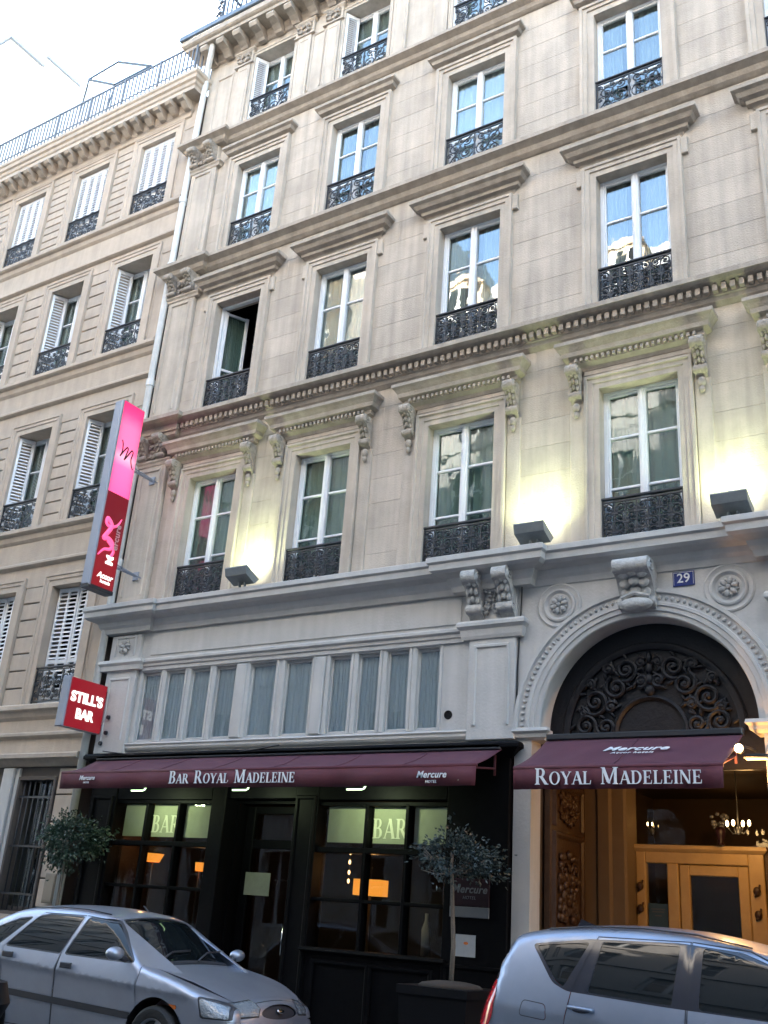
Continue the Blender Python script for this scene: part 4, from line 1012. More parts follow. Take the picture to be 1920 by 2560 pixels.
# handwritten m on the pink panel
def stroke(pts, r, mat, parent, name='emblem', taper=None):
    P = [Vector(p) for p in pts]; out = []
    for i in range(len(P)-1):
        p0, p1, p2, p3 = P[max(i-1, 0)], P[i], P[i+1], P[min(i+2, len(P)-1)]
        for k in range(8):
            t = k/8; out.append(.5*((2*p1)+(-p0+p2)*t+(2*p0-5*p1+4*p2-p3)*t*t+(-p0+3*p1-3*p2+p3)*t**3))
    out.append(P[-1]); mb = MB().tube([(BX+.008, ym+q.x, q.y-.07) for q in out], r, 6, taper=taper)
    mb.v = [(BX+.004+(v[0]-BX-.008)*.3, v[1], v[2]) for v in mb.v]; return obj(name, mb, mat, parent, True)
stroke([(-.13, 8.62), (-.10, 8.55), (-.09, 8.42), (-.12, 8.33), (-.06, 8.44), (.0, 8.53), (.025, 8.50), (.0, 8.38), (-.02, 8.30), (.05, 8.42), (.11, 8.52), (.14, 8.48), (.12, 8.36), (.15, 8.26), (.19, 8.20)], .012, 'sign_plum', bs)
# swirl and upright name on the red panel
stroke([(.16, 7.30), (.08, 7.16), (-.06, 7.10), (-.14, 7.14), (-.12, 7.22), (-.02, 7.12), (-.10, 6.96), (-.14, 6.88), (-.04, 6.90), (.06, 6.84), (.02, 6.74), (-.10, 6.70), (-.20, 6.58)], .026, 'glow_swirl', bs, taper=lambda t: .35+1.2*math.sin(PI*min(1, max(0, t)))**.7)
stroke([(-.06, 6.86), (.04, 6.80), (.10, 6.72), (.06, 6.62)], .028, 'glow_swirl', bs)
UP = Matrix(((0, 0, 1), (0, -1, 0), (1, 0, 0))).to_euler()     # letters turned a quarter, reading upwards
place('lettering', text_mesh('M', .20, 'glow_letter', .002, .009), bs, (BX+.007, ym+.06, 6.49), UP)
place('lettering', text_mesh('ercure', .155, 'lettering_dim', .002, .004, 0, 1.05), bs, (BX+.030, ym+.10, 6.89), UP)
place('lettering', text_mesh('Accor', .125, 'glow_letter', .002, .004, .25), bs, (BX+.006, ym+.02, 6.21), SIDE)
place('lettering', text_mesh('hotels', .085, 'glow_letter', .002, .001, .1), bs, (BX+.006, ym+.04, 6.12), SIDE)
for z in (8.18, 6.46):
    obj('bracket', MB().tube([(BX-.08, y1-.01, z), (BX-.10, -.02, z)], .022, 8).box(BX-.16, BX-.04, -.10, -.076, z-.07, z+.07).tube([(BX-.08, y1+.04, z+.05), (BX+.03, -.09, z-.05)], .010, 6), 'silver_aluminium', bs, 40)
ss = thing('bar_sign', "square red illuminated sign reading Still's Bar on the corner of the ground floor", 'sign', (-12.2, -.55, 3.9))
BX2 = -12.22; a, b = -.86, -.13
obj('case', MB().cham(BX2-.15, BX2-.012, a, b, 3.875, 4.625, .015), 'silver_aluminium', ss)
obj('edge_strip', MB().cham(BX2-.16, BX2+.010, a-.035, a-.001, 3.865, 4.635, .012), 'silver_aluminium', ss)
obj('panel', MB().box(BX2-.012, BX2, a, b, 3.88, 4.62), 'glow_red', ss)
def wide(txt, size, z, wd):
    me = text_mesh(txt, size, 'glow_letter', .003, .009); xsz = max(v.co.x for v in me.vertices)-min(v.co.x for v in me.vertices)
    o = place('lettering', me, ss, (BX2+.004, (a+b)/2, z), SIDE); o.scale = (wd/xsz, 1, 1)
wide("STILL'S", .21, 4.335, .64); wide('BAR', .21, 4.09, .36)
for z in (4.50, 3.98): obj('bracket', MB().tube([(BX2-.07, b-.01, z), (BX2-.07, -.02, z)], .018, 8).box(BX2-.11, BX2-.03, -.11, -.08, z-.05, z+.05), 'dark_metal', ss)
for z in (4.14, 3.90, 3.74): tag(obj('fixing_stud', MB().lathe((-12.12 if z > 3.8 else -12.2, -.09, z), [(0, -.03), (.03, -.03), (.035, 0), (0, .02)], 12, 'y'), 'dark_metal'), {4.14: 'dark iron stud on the white pilaster below the square red sign', 3.90: 'dark rosette bolt at the lower corner of the square red sign', 3.74: 'lowest dark bolt on the foot of the white corner pilaster'}[z], 'bolt', 'studs on the white corner pilaster')
pq = thing('house_number', 'blue enamel house number plate 29 to the right of the keystone', 'number plate', (-3.10, -.02, 5.38))
obj('plate', MB().cham(-3.225, -2.975, -.030, -.014, 5.29, 5.465, .006), 'sign_blue', pq)
place('border', MB().architrave(-3.21, -2.99, 5.305, 5.45, [(0, 0), (0, .002), (.004, .002), (.004, 0)], -.0295).mesh('border', 'letter_white'), pq)
place('lettering', text_mesh('29', .155, 'letter_white', .002, .001), pq, (-3.10, -.032, 5.378), FRONT)
# floodlights standing on the cornice
for x, y, lab in ((-9.55, -.27, 'grey floodlight on the cornice between the first and second windows from the drainpipe'), (-4.86, -.25, 'grey floodlight on the cornice just left of the portal arch'), (-2.44, -.25, 'grey floodlight on the cornice above the right rosette of the portal')):
    t = thing('floodlight', lab, 'floodlight', (x, y, 5.95), 'floodlights washing the facade')
    q = Matrix.Rotation(R(-22), 4, 'X'); body = MB()
    body.prism_x([(-.13, -.02), (.10, -.02), (.15, .10), (-.19, .10), (-.20, .07)], -.20, .20)
    T = Matrix.Translation((x, y-.06, 6.03)) @ q
    obj('housing', MB().merge(body, T).tube([(x-.05, y, 5.91), (x-.05, y-.04, 6.02)], .02, 6).tube([(x+.05, y, 5.91), (x+.05, y-.04, 6.02)], .02, 6), 'lamp_grey', t)
    obj('lens', MB().merge(MB().box(-.17, .17, -.13, .11, .101, .106), T), 'flood_face', t)
    l = area('floodlight_beam', tuple(T @ Vector((0, -.01, .12))), .34, 8.5, (.83, 1.0, .56), tuple(T @ Vector((0, -.10, 1.3))), .18, 125)
# papers and plates by the bar
mp = thing('menu_card', 'pale yellowish menu card hanging on the glass of the bar door', 'menu', (-9.0, .3, 1.85))
MY = .33; 
obj('card', MB().box(-9.46+.10, -8.93, MY-.006, MY, 1.70, 1.99), 'paper', mp)
po = thing('poster', 'white poster taped to the black panel right of the potted tree', 'poster', (-5.72, -.08, 1.31))
obj('sheet', MB().box(-5.855, -5.60, -.084, -.080, 1.19, 1.42), 'poster_paper', po)
obj('print', MB().ell((-5.72, -.085, 1.33), (.030, .002, .016), 12, 6), 'lamp_orange', po)
hs = thing('hotel_board', 'dark plum hotel board with grey lower strip beside the right bar window', 'sign', (-5.69, -.09, 1.76))
obj('board', MB().cham(-5.94, -5.44, -.10, -.075, 1.72, 2.02, .005), 'sign_plum', hs); obj('lower_board', MB().cham(-5.94, -5.44, -.10, -.075, 1.60, 1.715, .005), 'sign_grey', hs)
logo(hs, -5.69, -.103, 1.90, .12, 'HOTEL', mat='sign_grey')
# drainpipe
dp = thing('drainpipe', 'white drainpipe running down the joint between the two facades', 'drainpipe', (-12.52, -.10, .13))
obj('pipe', MB().tube([(-12.20, -.34, 18.10), (-12.24, -.30, 17.86), (-12.42, -.16, 17.62), (-12.46, -.11, 17.40), (-12.52, -.10, 14.5), (-12.54, -.10, .15)], .062, 12), 'pipe_white', dp, True)
for z in (17.3, 14.3, 12.75, 10.2, 8.62, 6.75, 3.2): place('collar', MB().lathe((-12.525, -.10, z), [(.0625, -.07), (.078, -.06), (.08, .06), (.0625, .07)], 16).box(-12.56, -12.49, -.05, .02, z-.02, z+.02).mesh('collar', 'pipe_white', 40), dp)
cb = MB()
def sag(p, q, d, n=24): return [tuple(Vector(p).lerp(Vector(q), k/n)-Vector((0, 0, d*4*(k/n)*(1-k/n)))) for k in range(n+1)]
tag(obj('cable', MB().tube(sag((-12.0, -.20, 3.60), (-8.6, -.20, 3.60), .11), .010, 6), 'cable_black', smooth=True), 'black cable sagging below the mezzanine windows over the bar awning', 'cable')
tag(obj('cable', MB().tube([(-5.05, -.10, 5.85), (-5.10, -.09, 5.5), (-5.13, -.035, 5.3), (-5.15, -.035, 4.9), (-5.17, -.035, 4.4), (-5.17, -.035, 3.75)], .009, 6), 'cable_black', smooth=True), 'thin black wire dropping beside the white portal pilaster from the floodlight', 'cable')
# ------------------------------------------------------------------ adjoining building on the left
lb = thing('apartment_building', 'adjoining beige stone apartment building with grooved courses and white shutters', 'building', (-17, 0, 0))
LX0, LX1 = -24.0, -12.60
LC = [-13.70, -15.66, -17.72, -19.75, -21.8]
LF = {4: (14.50, 16.42), 3: (11.20, 13.33), 2: (7.78, 9.93), 1: (4.45, 6.56)}
GW = [(-14.02, -13.20, 1.25, 3.22), (-16.6, -15.2, .4, 3.22)]
lops = [(c-.5, c+.5, a, b) for c in LC for a, b in LF.values()]
xs = [LX0, LX1]+sum(([c-.5, c+.5] for c in LC), []); zs = [3.6, 17.2]+sum((list(v) for v in LF.values()), [])
obj('wall', cells(xs, zs, lops, .032, .42), 'stone_left_joint', lb)
obj('wall', cells([LX0, LX1, -14.02, -13.20, -16.6, -15.2], [.125, .4, 1.25, 3.22, 3.6], GW, .032, .42), 'stone_left_joint', lb)
mb = MB().box(LX0, LX1-.02, 3, 3.1, .1, 17)
for z in (14.3, 11.0, 7.5, 4.2): mb.box(LX0, LX1-.02, .43, 3, z-.1, z)
for c in LC: mb.box(c-1.05, c-.97, .43, 3, .2, 17)
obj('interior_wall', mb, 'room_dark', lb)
obj('wall', MB().box(LX0, LX1, 8.8, 9, 0, 17.2).box(LX0, LX0+.2, .43, 8.8, 0, 17.2), 'plaster_warm', lb)
obj('roof', MB().prism_x([(.3, 17.42), (1.2, 17.55), (4.5, 18.4), (9, 17.5)], LX0, LX1), 'zinc', lb)
SL = 'stone_left'
frame_ops = lambda z0, z1: [(c-.72, c+.72, z0, z1) for c in LC]
for f, crs in ((4, .195), (3, .262), (2, .235), (1, .295)):
    zb, zt = LF[f]
    # plain strip beside the drainpipe is one panel; the piers are cut into courses
    blocks(lb, SL, zb, zt+.04, crs, LX0+.4, -14.42, frame_ops(zb, zt+.04), 9, y=0, depth=.06, gap=.022, ch=.010, full=True, seed=40+f)
    obj('wall_face', MB().box(-12.98, LX1, -.01, .03, zb, zt+.04), SL, lb)
    obj('wall_panel', MB().architrave(-12.94, -12.66, zb+.15, zt-.1, [(0, .01), (0, .016), (.012, .026), (.03, .026), (.04, .01)]), SL, lb)
    for c in LC:
        obj('architrave', MB().architrave(c-.5, c+.5, zb, zt, [(-.004, -.36), (-.004, .02), (.10, .02), (.108, .035), (.17, .035), (.178, .05), (.215, .05), (.22, -.03)]), SL, lb)
def lband(z, prof, name='string_course'): return obj(name, MB().mould(LX0+.2, LX1, [(o, z+d) for o, d in prof], 0, False, False), SL, lb)
def strip(z0, z1): obj('wall_face', MB().box(LX0, LX1, -.004, .03, z0, z1), SL, lb)
SILL = [(0, .30), (.10, .285), (.14, .27), (.14, .20), (.11, .17), (.07, .15), (.05, .06), (.02, .02), (0, 0)]
LOW = [(0, .12), (.06, .11), (.075, .09), (.075, .05), (.04, .02), (0, 0)]
for zs_, zl, ztop in ((14.20, 13.62, 13.37), (10.92, 10.42, 9.97), (7.50, 6.98, 6.60)):
    strip(ztop, zs_+.29); lband(zs_, SILL); lband(zl, LOW, 'moulding')
strip(16.46, 17.2); strip(3.60, 4.45)
lband(4.18, [(0, .27), (.12, .26), (.14, .24), (.14, .17), (.08, .14), (.05, .06), (0, 0)])
lband(3.87, LOW, 'moulding')
lband(3.42, [(0, .22), (.16, .20), (.18, .18), (.18, .12), (.12, .09), (.07, .05), (.03, .01), (0, 0)])
# crowning cornice, its right end returned
obj('cornice', MB().mould(LX0, -12.86, [(0, 17.46), (.44, 17.44), (.46, 17.41), (.46, 17.33), (.43, 17.30), (.42, 17.22), (.38, 17.19), (.37, 17.12), (.34, 17.09), (.34, 17.0), (.09, 16.99), (.08, 16.78), (.05, 16.74), (.04, 16.66), (0, 16.64)], 0, False, True), SL, lb)
mm = MB().prism_x([(0, 16.99), (-.30, 16.99), (-.32, 16.93), (-.28, 16.88), (-.20, 16.87), (-.12, 16.80), (-.07, 16.77), (0, 16.77)], -.075, .075).mesh('modillion', SL)
for k in range(32): place('modillion', mm, lb, (-12.72-.342*k-.16, -.075, 0))
# roof terrace railing
rr_ = obj('roof_railing', MB().box(LX0, -12.5, -.455, -.425, 18.10, 18.135).box(LX0, -12.5, -.45, -.43, 17.52, 17.545).box(-12.53, -12.5, -.44, .6, 18.10, 18.135), 'iron_flared', lb)
bm_ = MB().box(-.013, .013, -.453, -.427, 17.44, 18.11).mesh('baluster', 'iron_flared'); bp_ = MB().box(-.022, .022, -.462, -.418, 17.44, 18.14).mesh('post', 'iron_flared')
for k in range(96): place('post' if k % 9 == 0 else 'baluster', bp_ if k % 9 == 0 else bm_, rr_, (-12.51-.118*k, 0, 0))
for k in range(8): place('baluster', bm_, rr_, (-12.515, .10*k+.08, 0)).rotation_euler = (0, 0, 0)
# windows, shutters and guards
for i, c in enumerate(LC):
    x0, x1 = c-.5, c+.5
    for f in (4, 3, 2, 1):
        zb, zt = LF[f]
        if i > 2 and f < 3: pass
        if f == 4:
            wd = .24
            for k in range(4): shutter(lb, (x0+.015+k*.2435, .07+(.004 if k % 2 else 0)), R(0), wd, zb+.02, zt-.01, single=(i < 3), pitch=.0645, mids=(.27,))
        elif f == 1:
            shutter(lb, (x0+.02, .14), R(4), .49, zb+.02, zt-.01, single=False, cols=2, pitch=.075, mids=(.36,))
            shutter(lb, (x0+.53, .17), R(-7), .46, zb+.02, zt-.01, single=False, cols=2, pitch=.075, mids=(.36,))
        else:
            casement(lb, x0, x1, zb, zt, .33, (zb+.75, zb+1.45), curt=0)
            shutter(lb, (x0+.015, .03), R(62), .30, zb+.02, zt-.02, single=False, pitch=.066, mids=(.33,))
        guard(lb, x0, x1, zb+.03, .02, 'left')
# ground floor: bluish pilaster, barred window, stone courses
for a, b, d in ((-14.42, -14.16, .07), (-14.14, -14.06, .03)): obj('ground_pilaster', MB().cham(a, b, -d, .02, .125, 3.40, .012), 'paint_white', lb)
blocks(lb, SL, .5, 3.40, .42, -13.14, LX1, [], 3, y=0, depth=.06, gap=.022, ch=.010, full=True, seed=77)
obj('wall_face', MB().box(-14.05, LX1, -.02, .03, .125, .5).box(-14.05, -13.2, -.002, .03, .5, 1.2).box(-24, -16.6, -.002, .03, .125, 3.4), SL, lb)
wf = obj('window', MB().architrave(-14.02, -13.20, 1.25, 3.22, [(-.004, -.2), (-.004, .02), (.04, .02), (.05, 0)]).cham(-13.98, -13.24, .18, .22, 1.25, 1.32, .01).cham(-13.63, -13.59, .18, .22, 1.32, 3.2, .01), 'stone_left_joint', lb)
pane(wf, -14.0, -13.22, 1.27, 3.2, .21)
for k in range(6): place('bar', MB().tube([(0, .03, 1.27), (0, .03, 3.2)], .012, 6).mesh('bar', 'iron', True), wf, (-13.92+.125*k, 0, 0))
for z in (1.5, 2.2, 2.95): place('bar', MB().box(-14.02, -13.2, .022, .038, z-.015, z+.015).mesh('bar', 'iron'), wf)
wf = obj('window', MB().cham(-16.5, -16.4, .15, .22, .4, 3.2, .01).cham(-15.95, -15.85, .15, .22, .4, 3.2, .01).cham(-15.4, -15.3, .15, .22, .4, 3.2, .01), 'window_white', lb); pane(wf, -16.55, -15.25, .42, 3.2, .19)
ub = thing('utility_box', 'tan utility box on the stone beside the foot of the drainpipe', 'utility box', (-12.74, -.09, 1.4))
obj('box', MB().cham(-12.86, -12.62, -.13, -.005, 1.40, 1.82, .012), 'utility_tan', ub); obj('door', MB().cham(-12.84, -12.64, -.138, -.13, 1.43, 1.79, .003), 'utility_tan', ub)
# open skylight and bits on the zinc roof
sk = thing('roof_window', 'dark framed skylight propped open above the left terrace railing', 'skylight', (-16.0, .9, 17.5))
def quad_frame(P, t, name, par, mat):
    mb = MB(); n = len(P)
    for i in range(n): mb.tube([P[i], P[(i+1) % n]], t, 6)
    return obj(name, mb, mat, par)
QS = [(-18.47, 1.2, 21.49), (-18.52, 2.0, 22.88), (-17.10, 2.0, 22.03), (-17.33, 1.2, 20.76)]
quad_frame(QS, .035, 'frame', sk, 'dark_metal')
obj('glass', MB().add(QS, [(0, 1, 2, 3)]), 'glass', sk)
obj('stay', MB().tube([QS[0], (QS[0][0]+.2, .95, 17.5)], .02, 6).tube([QS[3], (QS[3][0], .95, 17.5)], .02, 6), 'dark_metal', sk)
# ------------------------------------------------------------------ pale party walls beyond
wb = thing('white_building', 'bright white building with stepped party walls rising beyond the left roof', 'building', (-26, 3, 0))
obj('wall', MB().box(-60, -24.3, 2.0, 3.24, 0, 26.76).box(-32, -24.28, 3.241, 4.78, 0, 27.2).box(-32, -24.6, 4.78, 9, 0, 26.0), 'white_wall', wb)
for a, b, z in ((1.93, 3.30, 26.76), (3.301, 4.85, 27.2)): obj('coping', MB().box(-60, -24.20, a, b, z-.02, z+.10), 'coping_pale', wb)
obj('dormer', MB().prism_y([(-18.75, 17.5), (-18.77, 21.76), (-17.83, 20.77), (-17.83, 17.5)], 1.2, 3.0), 'white_wall', lb)
nb = thing('neighbour_building', 'tall plain stone house continuing the row to the right of the hotel', 'building', (20, 0, 0))
nops = [(x-.5, x+.5, z, z+2.0) for x in (4, 6.5, 9, 11.5, 14) for z in (5.9, 9.3, 12.7, 15.7)]
obj('wall', cells([1.82, 45]+sum(([o[0], o[1]] for o in nops), []), [0, 18.2]+sum(([o[2], o[3]] for o in nops), []), nops, .02, .35), 'stone', nb)
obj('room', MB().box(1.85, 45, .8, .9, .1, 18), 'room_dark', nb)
nwm = MB().box(-.5, -.41, .2, .26, 0, 2).box(.41, .5, .2, .26, 0, 2).box(-.05, .05, .2, .26, 0, 2).box(-.41, .41, .2, .26, 1.3, 1.35).mesh('window', 'window_white')
for o_ in nops: place('window', nwm, nb, ((o_[0]+o_[1])/2, 0, o_[2])); 
obj('roof', MB().prism_x([(0.0, 18.2), (.02, 18.5), (1.4, 21.2), (4.5, 21.9), (9, 18.2)], 1.82, 45), 'roof_slate', nb)
# ------------------------------------------------------------------ houses across the street (behind the camera, mirrored in the panes)
OY = -13.6
def opposite(label, xa, xb, eave, oc, dormers, zl):
    ob = thing('opposite_building', label, 'building', ((xa+xb)/2, OY, 0), 'houses across the street')
    oops = [(x-.55, x+.55, z, z+2.1) for x in oc for z in zl]
    xs = [xa, xb]+sum(([x-.55, x+.55] for x in oc), []); zs = [0, eave]+sum(([z, z+2.1] for z in zl), [])
    obj('wall', cells(xs, zs, oops, OY-.4, OY), 'plaster_warm', ob)
    obj('room', MB().box(xa, xb, OY-1.2, OY-.8, 0, eave), 'room_dark', ob)
    fme = MB().box(-.55, -.46, -.25, -.19, 0, 2.1).box(.46, .55, -.25, -.19, 0, 2.1).box(-.06, .06, -.25, -.19, 0, 2.1).box(-.46, .46, -.25, -.19, 0, .1).box(-.46, .46, -.25, -.19, 1.3, 1.35).mesh('window', 'window_white')
    gme = MB().add([(-.55, -.22, 0), (.55, -.22, 0), (.55, -.22, 2.1), (-.55, -.22, 2.1)], [(0, 1, 2, 3)]).mesh('pane', 'car_glass')
    for o_ in oops:
        w_ = place('window', fme, ob, ((o_[0]+o_[1])/2, OY, o_[2])); g_ = bpy.data.objects.new('pane', gme); C.objects.link(g_); g_.parent = w_
    for z in zl[1:]: obj('string_course', MB().box(xa, xb, OY, OY+.14, z-.6, z-.4), 'plaster_warm', ob)
    obj('cornice', MB().mould(xa, xb, [(0, eave+.35), (.42, eave+.33), (.45, eave+.2), (.3, eave+.05), (.1, eave), (0, eave-.2)], OY, False, False), 'stone', ob)
    obj('roof', MB().prism_x([(OY+.1, eave+.36), (OY-1.3, eave+3.0), (OY-7, eave+3.7), (OY-12, eave+.3)], xa, xb), 'roof_zinc_pale', ob)
    for x in dormers:
        z = eave+.40
        dm_ = obj('dormer', MB().box(x-.70, x+.70, OY-1.9, OY-.14, z, z+1.95).prism_y([(x-.85, z+1.95), (x, z+2.35), (x+.85, z+1.95)], OY-1.9, OY-.02), 'stone', ob)
        place('window', MB().box(x-.42, x+.42, OY-.14, OY-.125, z+.15, z+1.75).mesh('window', 'car_glass'), dm_)
        place('frame', MB().box(x-.05, x+.05, OY-.125, OY-.09, z+.15, z+1.75).box(x-.50, x-.42, OY-.125, OY-.09, z+.15, z+1.75).box(x+.42, x+.50, OY-.125, OY-.09, z+.15, z+1.75).mesh('frame', 'window_white'), dm_)
    return ob
ob = opposite('stone house across the street with sunlit dormers mirrored in the second floor hotel windows', -17.2, 45, 19.3, [-15.9+2.4*k for k in range(25)], (-14.3, -8.5, -2.7, 3.1, 8.9), (1.0, 5.2, 8.9, 12.5, 16.0))
ob2 = opposite('taller house across the street mirrored left of the dormers', -60, -17.21, 24.5, [-32+2.4*k for k in range(6)], (-30, -25), (1.0, 5.2, 8.9, 12.5, 16.0, 19.5))
obj('chimney', MB().box(-19.6, -18.75, OY-.1, OY+.32, 14, 26), 'cream_wall', ob2)
for x in (-11.4, 0.6, 6.2):
    ck = obj('chimney', MB().box(x-.5, x+.5, OY-5.5, OY-3.2, 18, 25.2).box(x-.6, x+.6, OY-5.6, OY-3.1, 25.2, 25.38), 'cream_wall', ob)
    for q in range(4): place('chimney_pot', MB().lathe((x, OY-3.5-.55*q, 25.38), [(.14, 0), (.11, .5), (.13, .55), (0, .5)], 10).mesh('chimney_pot', 'white_wall', True), ck)
# ------------------------------------------------------------------ potted trees
def potted_tree(label, x, y, cz, rx, rz, mat, n, tr_top, seed, pot=(.40, .40, .78), lean=0.0):
    t = thing('potted_tree', label, 'potted tree', (x, y, .125), 'potted trees flanking the bar'); r_ = random.Random(seed)
    pw, pd, ph = pot; z0 = .125
    pb = MB()
    for s0, s1, zz0, zz1 in ((.86, .92, z0, z0+.04), (.9, 1.0, z0+.04, z0+ph-.08), (1.04, 1.04, z0+ph-.08, z0+ph)):
        A = [(x+sx*pw*s0, y+sy*pd*s0, zz0) for sx, sy in ((-1, -1), (1, -1), (1, 1), (-1, 1))]; B = [(x+sx*pw*s1, y+sy*pd*s1, zz1) for sx, sy in ((-1, -1), (1, -1), (1, 1), (-1, 1))]
        pb.add(A+B, [(0, 3, 2, 1), (4, 5, 6, 7)]+[(i, (i+1) % 4, 4+(i+1) % 4, 4+i) for i in range(4)])
    obj('planter', pb, 'planter_black', t); obj('soil', MB().ell((x, y, z0+ph), (pw*.88, pd*.88, .06), 14, 6), 'soil', t, True)
    tp = [(x, y, z0+ph-.05), (x+.015, y, z0+ph+.4), (x+lean*.4, y+.01, (z0+ph+cz)/2+.1), (x+lean, y, cz-.1), (x+lean*1.1, y, cz+rz*.4)]
    tk = MB().tube(tp, .028, 8, taper=lambda q: 1-.4*q)
    for k in range(16):
        a = r_.uniform(0, 2*PI); e = (x+lean+math.cos(a)*rx*.75, y+math.sin(a)*rx*.65, cz+r_.uniform(-.5, .7)*rz)
        tk.tube([(x+lean, y, cz-.14), ((x+lean+e[0])/2, (y+e[1])/2, (cz-.14+e[2])/2-.03), e], .010, 5, taper=lambda q: 1-.6*q)
    obj('trunk', tk, 'bark', t, True)
    cl = MB(); cents = []
    for k in range(22):
        a = r_.uniform(0, 2*PI); u = r_.uniform(-1, 1); rr = r_.uniform(.35, 1.12)**.6; s_ = math.sqrt(1-u*u)
        cents.append((x+lean+rx*rr*s_*math.cos(a), y+rx*.8*rr*s_*math.sin(a), cz+rz*rr*u, r_.uniform(.09, .17)))
    for k in range(n):
        c = cents[r_.randrange(len(cents))]; p = Vector((r_.gauss(0, 1), r_.gauss(0, 1), r_.gauss(0, .8)))*c[3]*.6+Vector(c[:3])
        L_ = r_.uniform(.030, .070); W_ = L_*r_.uniform(.24, .40)
        d = (p-Vector((x+lean, y, cz))).normalized()+Vector((r_.uniform(-.8, .8), r_.uniform(-.8, .8), r_.uniform(-.9, .5))); d.normalize()
        s_ = d.cross(Vector((r_.uniform(-1, 1), r_.uniform(-1, 1), r_.uniform(-1, 1)))).normalized(); nn = d.cross(s_)
        cl.add([p, p+d*L_*.5+s_*W_+nn*.006, p+d*L_, p+d*L_*.5-s_*W_+nn*.006, p+d*L_*.5-nn*.006], [(0, 4, 1), (1, 4, 2), (2, 4, 3), (3, 4, 0)])
    place('crown', cl.mesh('crown', mat, False, False), t)
potted_tree('small round potted tree with bluish leaves before the right bar window', -5.55, -.72, 2.17, .49, .26, 'leaf_grey', 1700, 0, 11, lean=-.04)
potted_tree('fuller dark green potted tree by the left end of the bar front', -12.02, -.55, 2.27, .50, .33, 'leaf', 3600, 0, 12, lean=.0)
bo = thing('bollard', 'slim black bollard standing at the left edge of the street', 'bollard', (-1.452, -9.86, .125))
obj('post', MB().lathe((-1.452, -9.86, .125), [(0, 0), (.07, 0), (.07, .12), (.045, .16), (.038, 1.12), (.05, 1.14), (.05, 1.17), (.038, 1.19), (.05, 1.215), (.04, 1.245), (0, 1.255)], 18), 'planter_black', bo, 40)

# ------------------------------------------------------------------ cars
def smooth_line(P, n=8):
    P = [Vector((p[0], p[1])) for p in P]; out = []
    for i in range(len(P)-1):
        p0, p1, p2, p3 = P[max(i-1, 0)], P[i], P[i+1], P[min(i+2, len(P)-1)]
        for k in range(n):
            t = k/n; out.append(.5*((2*p1)+(-p0+p2)*t+(2*p0-5*p1+4*p2-p3)*t*t+(-p0+3*p1-3*p2+p3)*t**3))
    out.append(P[-1]); return out
def resample(P, step):
    out = [P[0]]; acc = 0
    for a, b in zip(P, P[1:]):
        d = (b-a).length; 
        while acc+d >= step:
            t = (step-acc)/d; a = a.lerp(b, t); out.append(a); d = (b-a).length; acc = 0
        acc += d
    if (out[-1]-P[-1]).length > step*.35: out.append(P[-1])
    else: out[-1] = P[-1]
    return out
def inside(p, poly):
    x, y = p; c = False; n = len(poly)
    for i in range(n):
        x0, y0 = poly[i][0], poly[i][1]; x1, y1 = poly[(i+1) % n][0], poly[(i+1) % n][1]
        if (y0 > y) != (y1 > y) and x < (x1-x0)*(y-y0)/(y1-y0)+x0: c = not c
    return c
def grow(poly, d):                                 # offset a polygon outwards
    n = len(poly); P = [Vector((p[0], p[1])) for p in poly]
    A = sum(P[i].x*P[(i+1) % n].y-P[(i+1) % n].x*P[i].y for i in range(n)); s_ = 1 if A > 0 else -1; out = []
    for i in range(n):
        e0 = (P[i]-P[i-1]).normalized(); e1 = (P[(i+1) % n]-P[i]).normalized()
        n0 = Vector((e0.y, -e0.x))*s_; n1 = Vector((e1.y, -e1.x))*s_; b = (n0+n1)
        b = b/max(.35, (1+n0.dot(n1))); out.append(tuple(P[i]+b*d))
    return out
def rounded(poly, r=.04, n=4):
    out = []; m = len(poly)
    for i in range(m):
        p = Vector(poly[i]); a = Vector(poly[i-1])-p; b = Vector(poly[(i+1) % m])-p
        ra = min(r, a.length*.45); rb = min(r, b.length*.45); pa = p+a.normalized()*ra; pb = p+b.normalized()*rb
        for k in range(n+1):
            t = k/n; q = pa*(1-t)**2+p*2*t*(1-t)+pb*t*t; out.append((q.x, q.y))
    return out
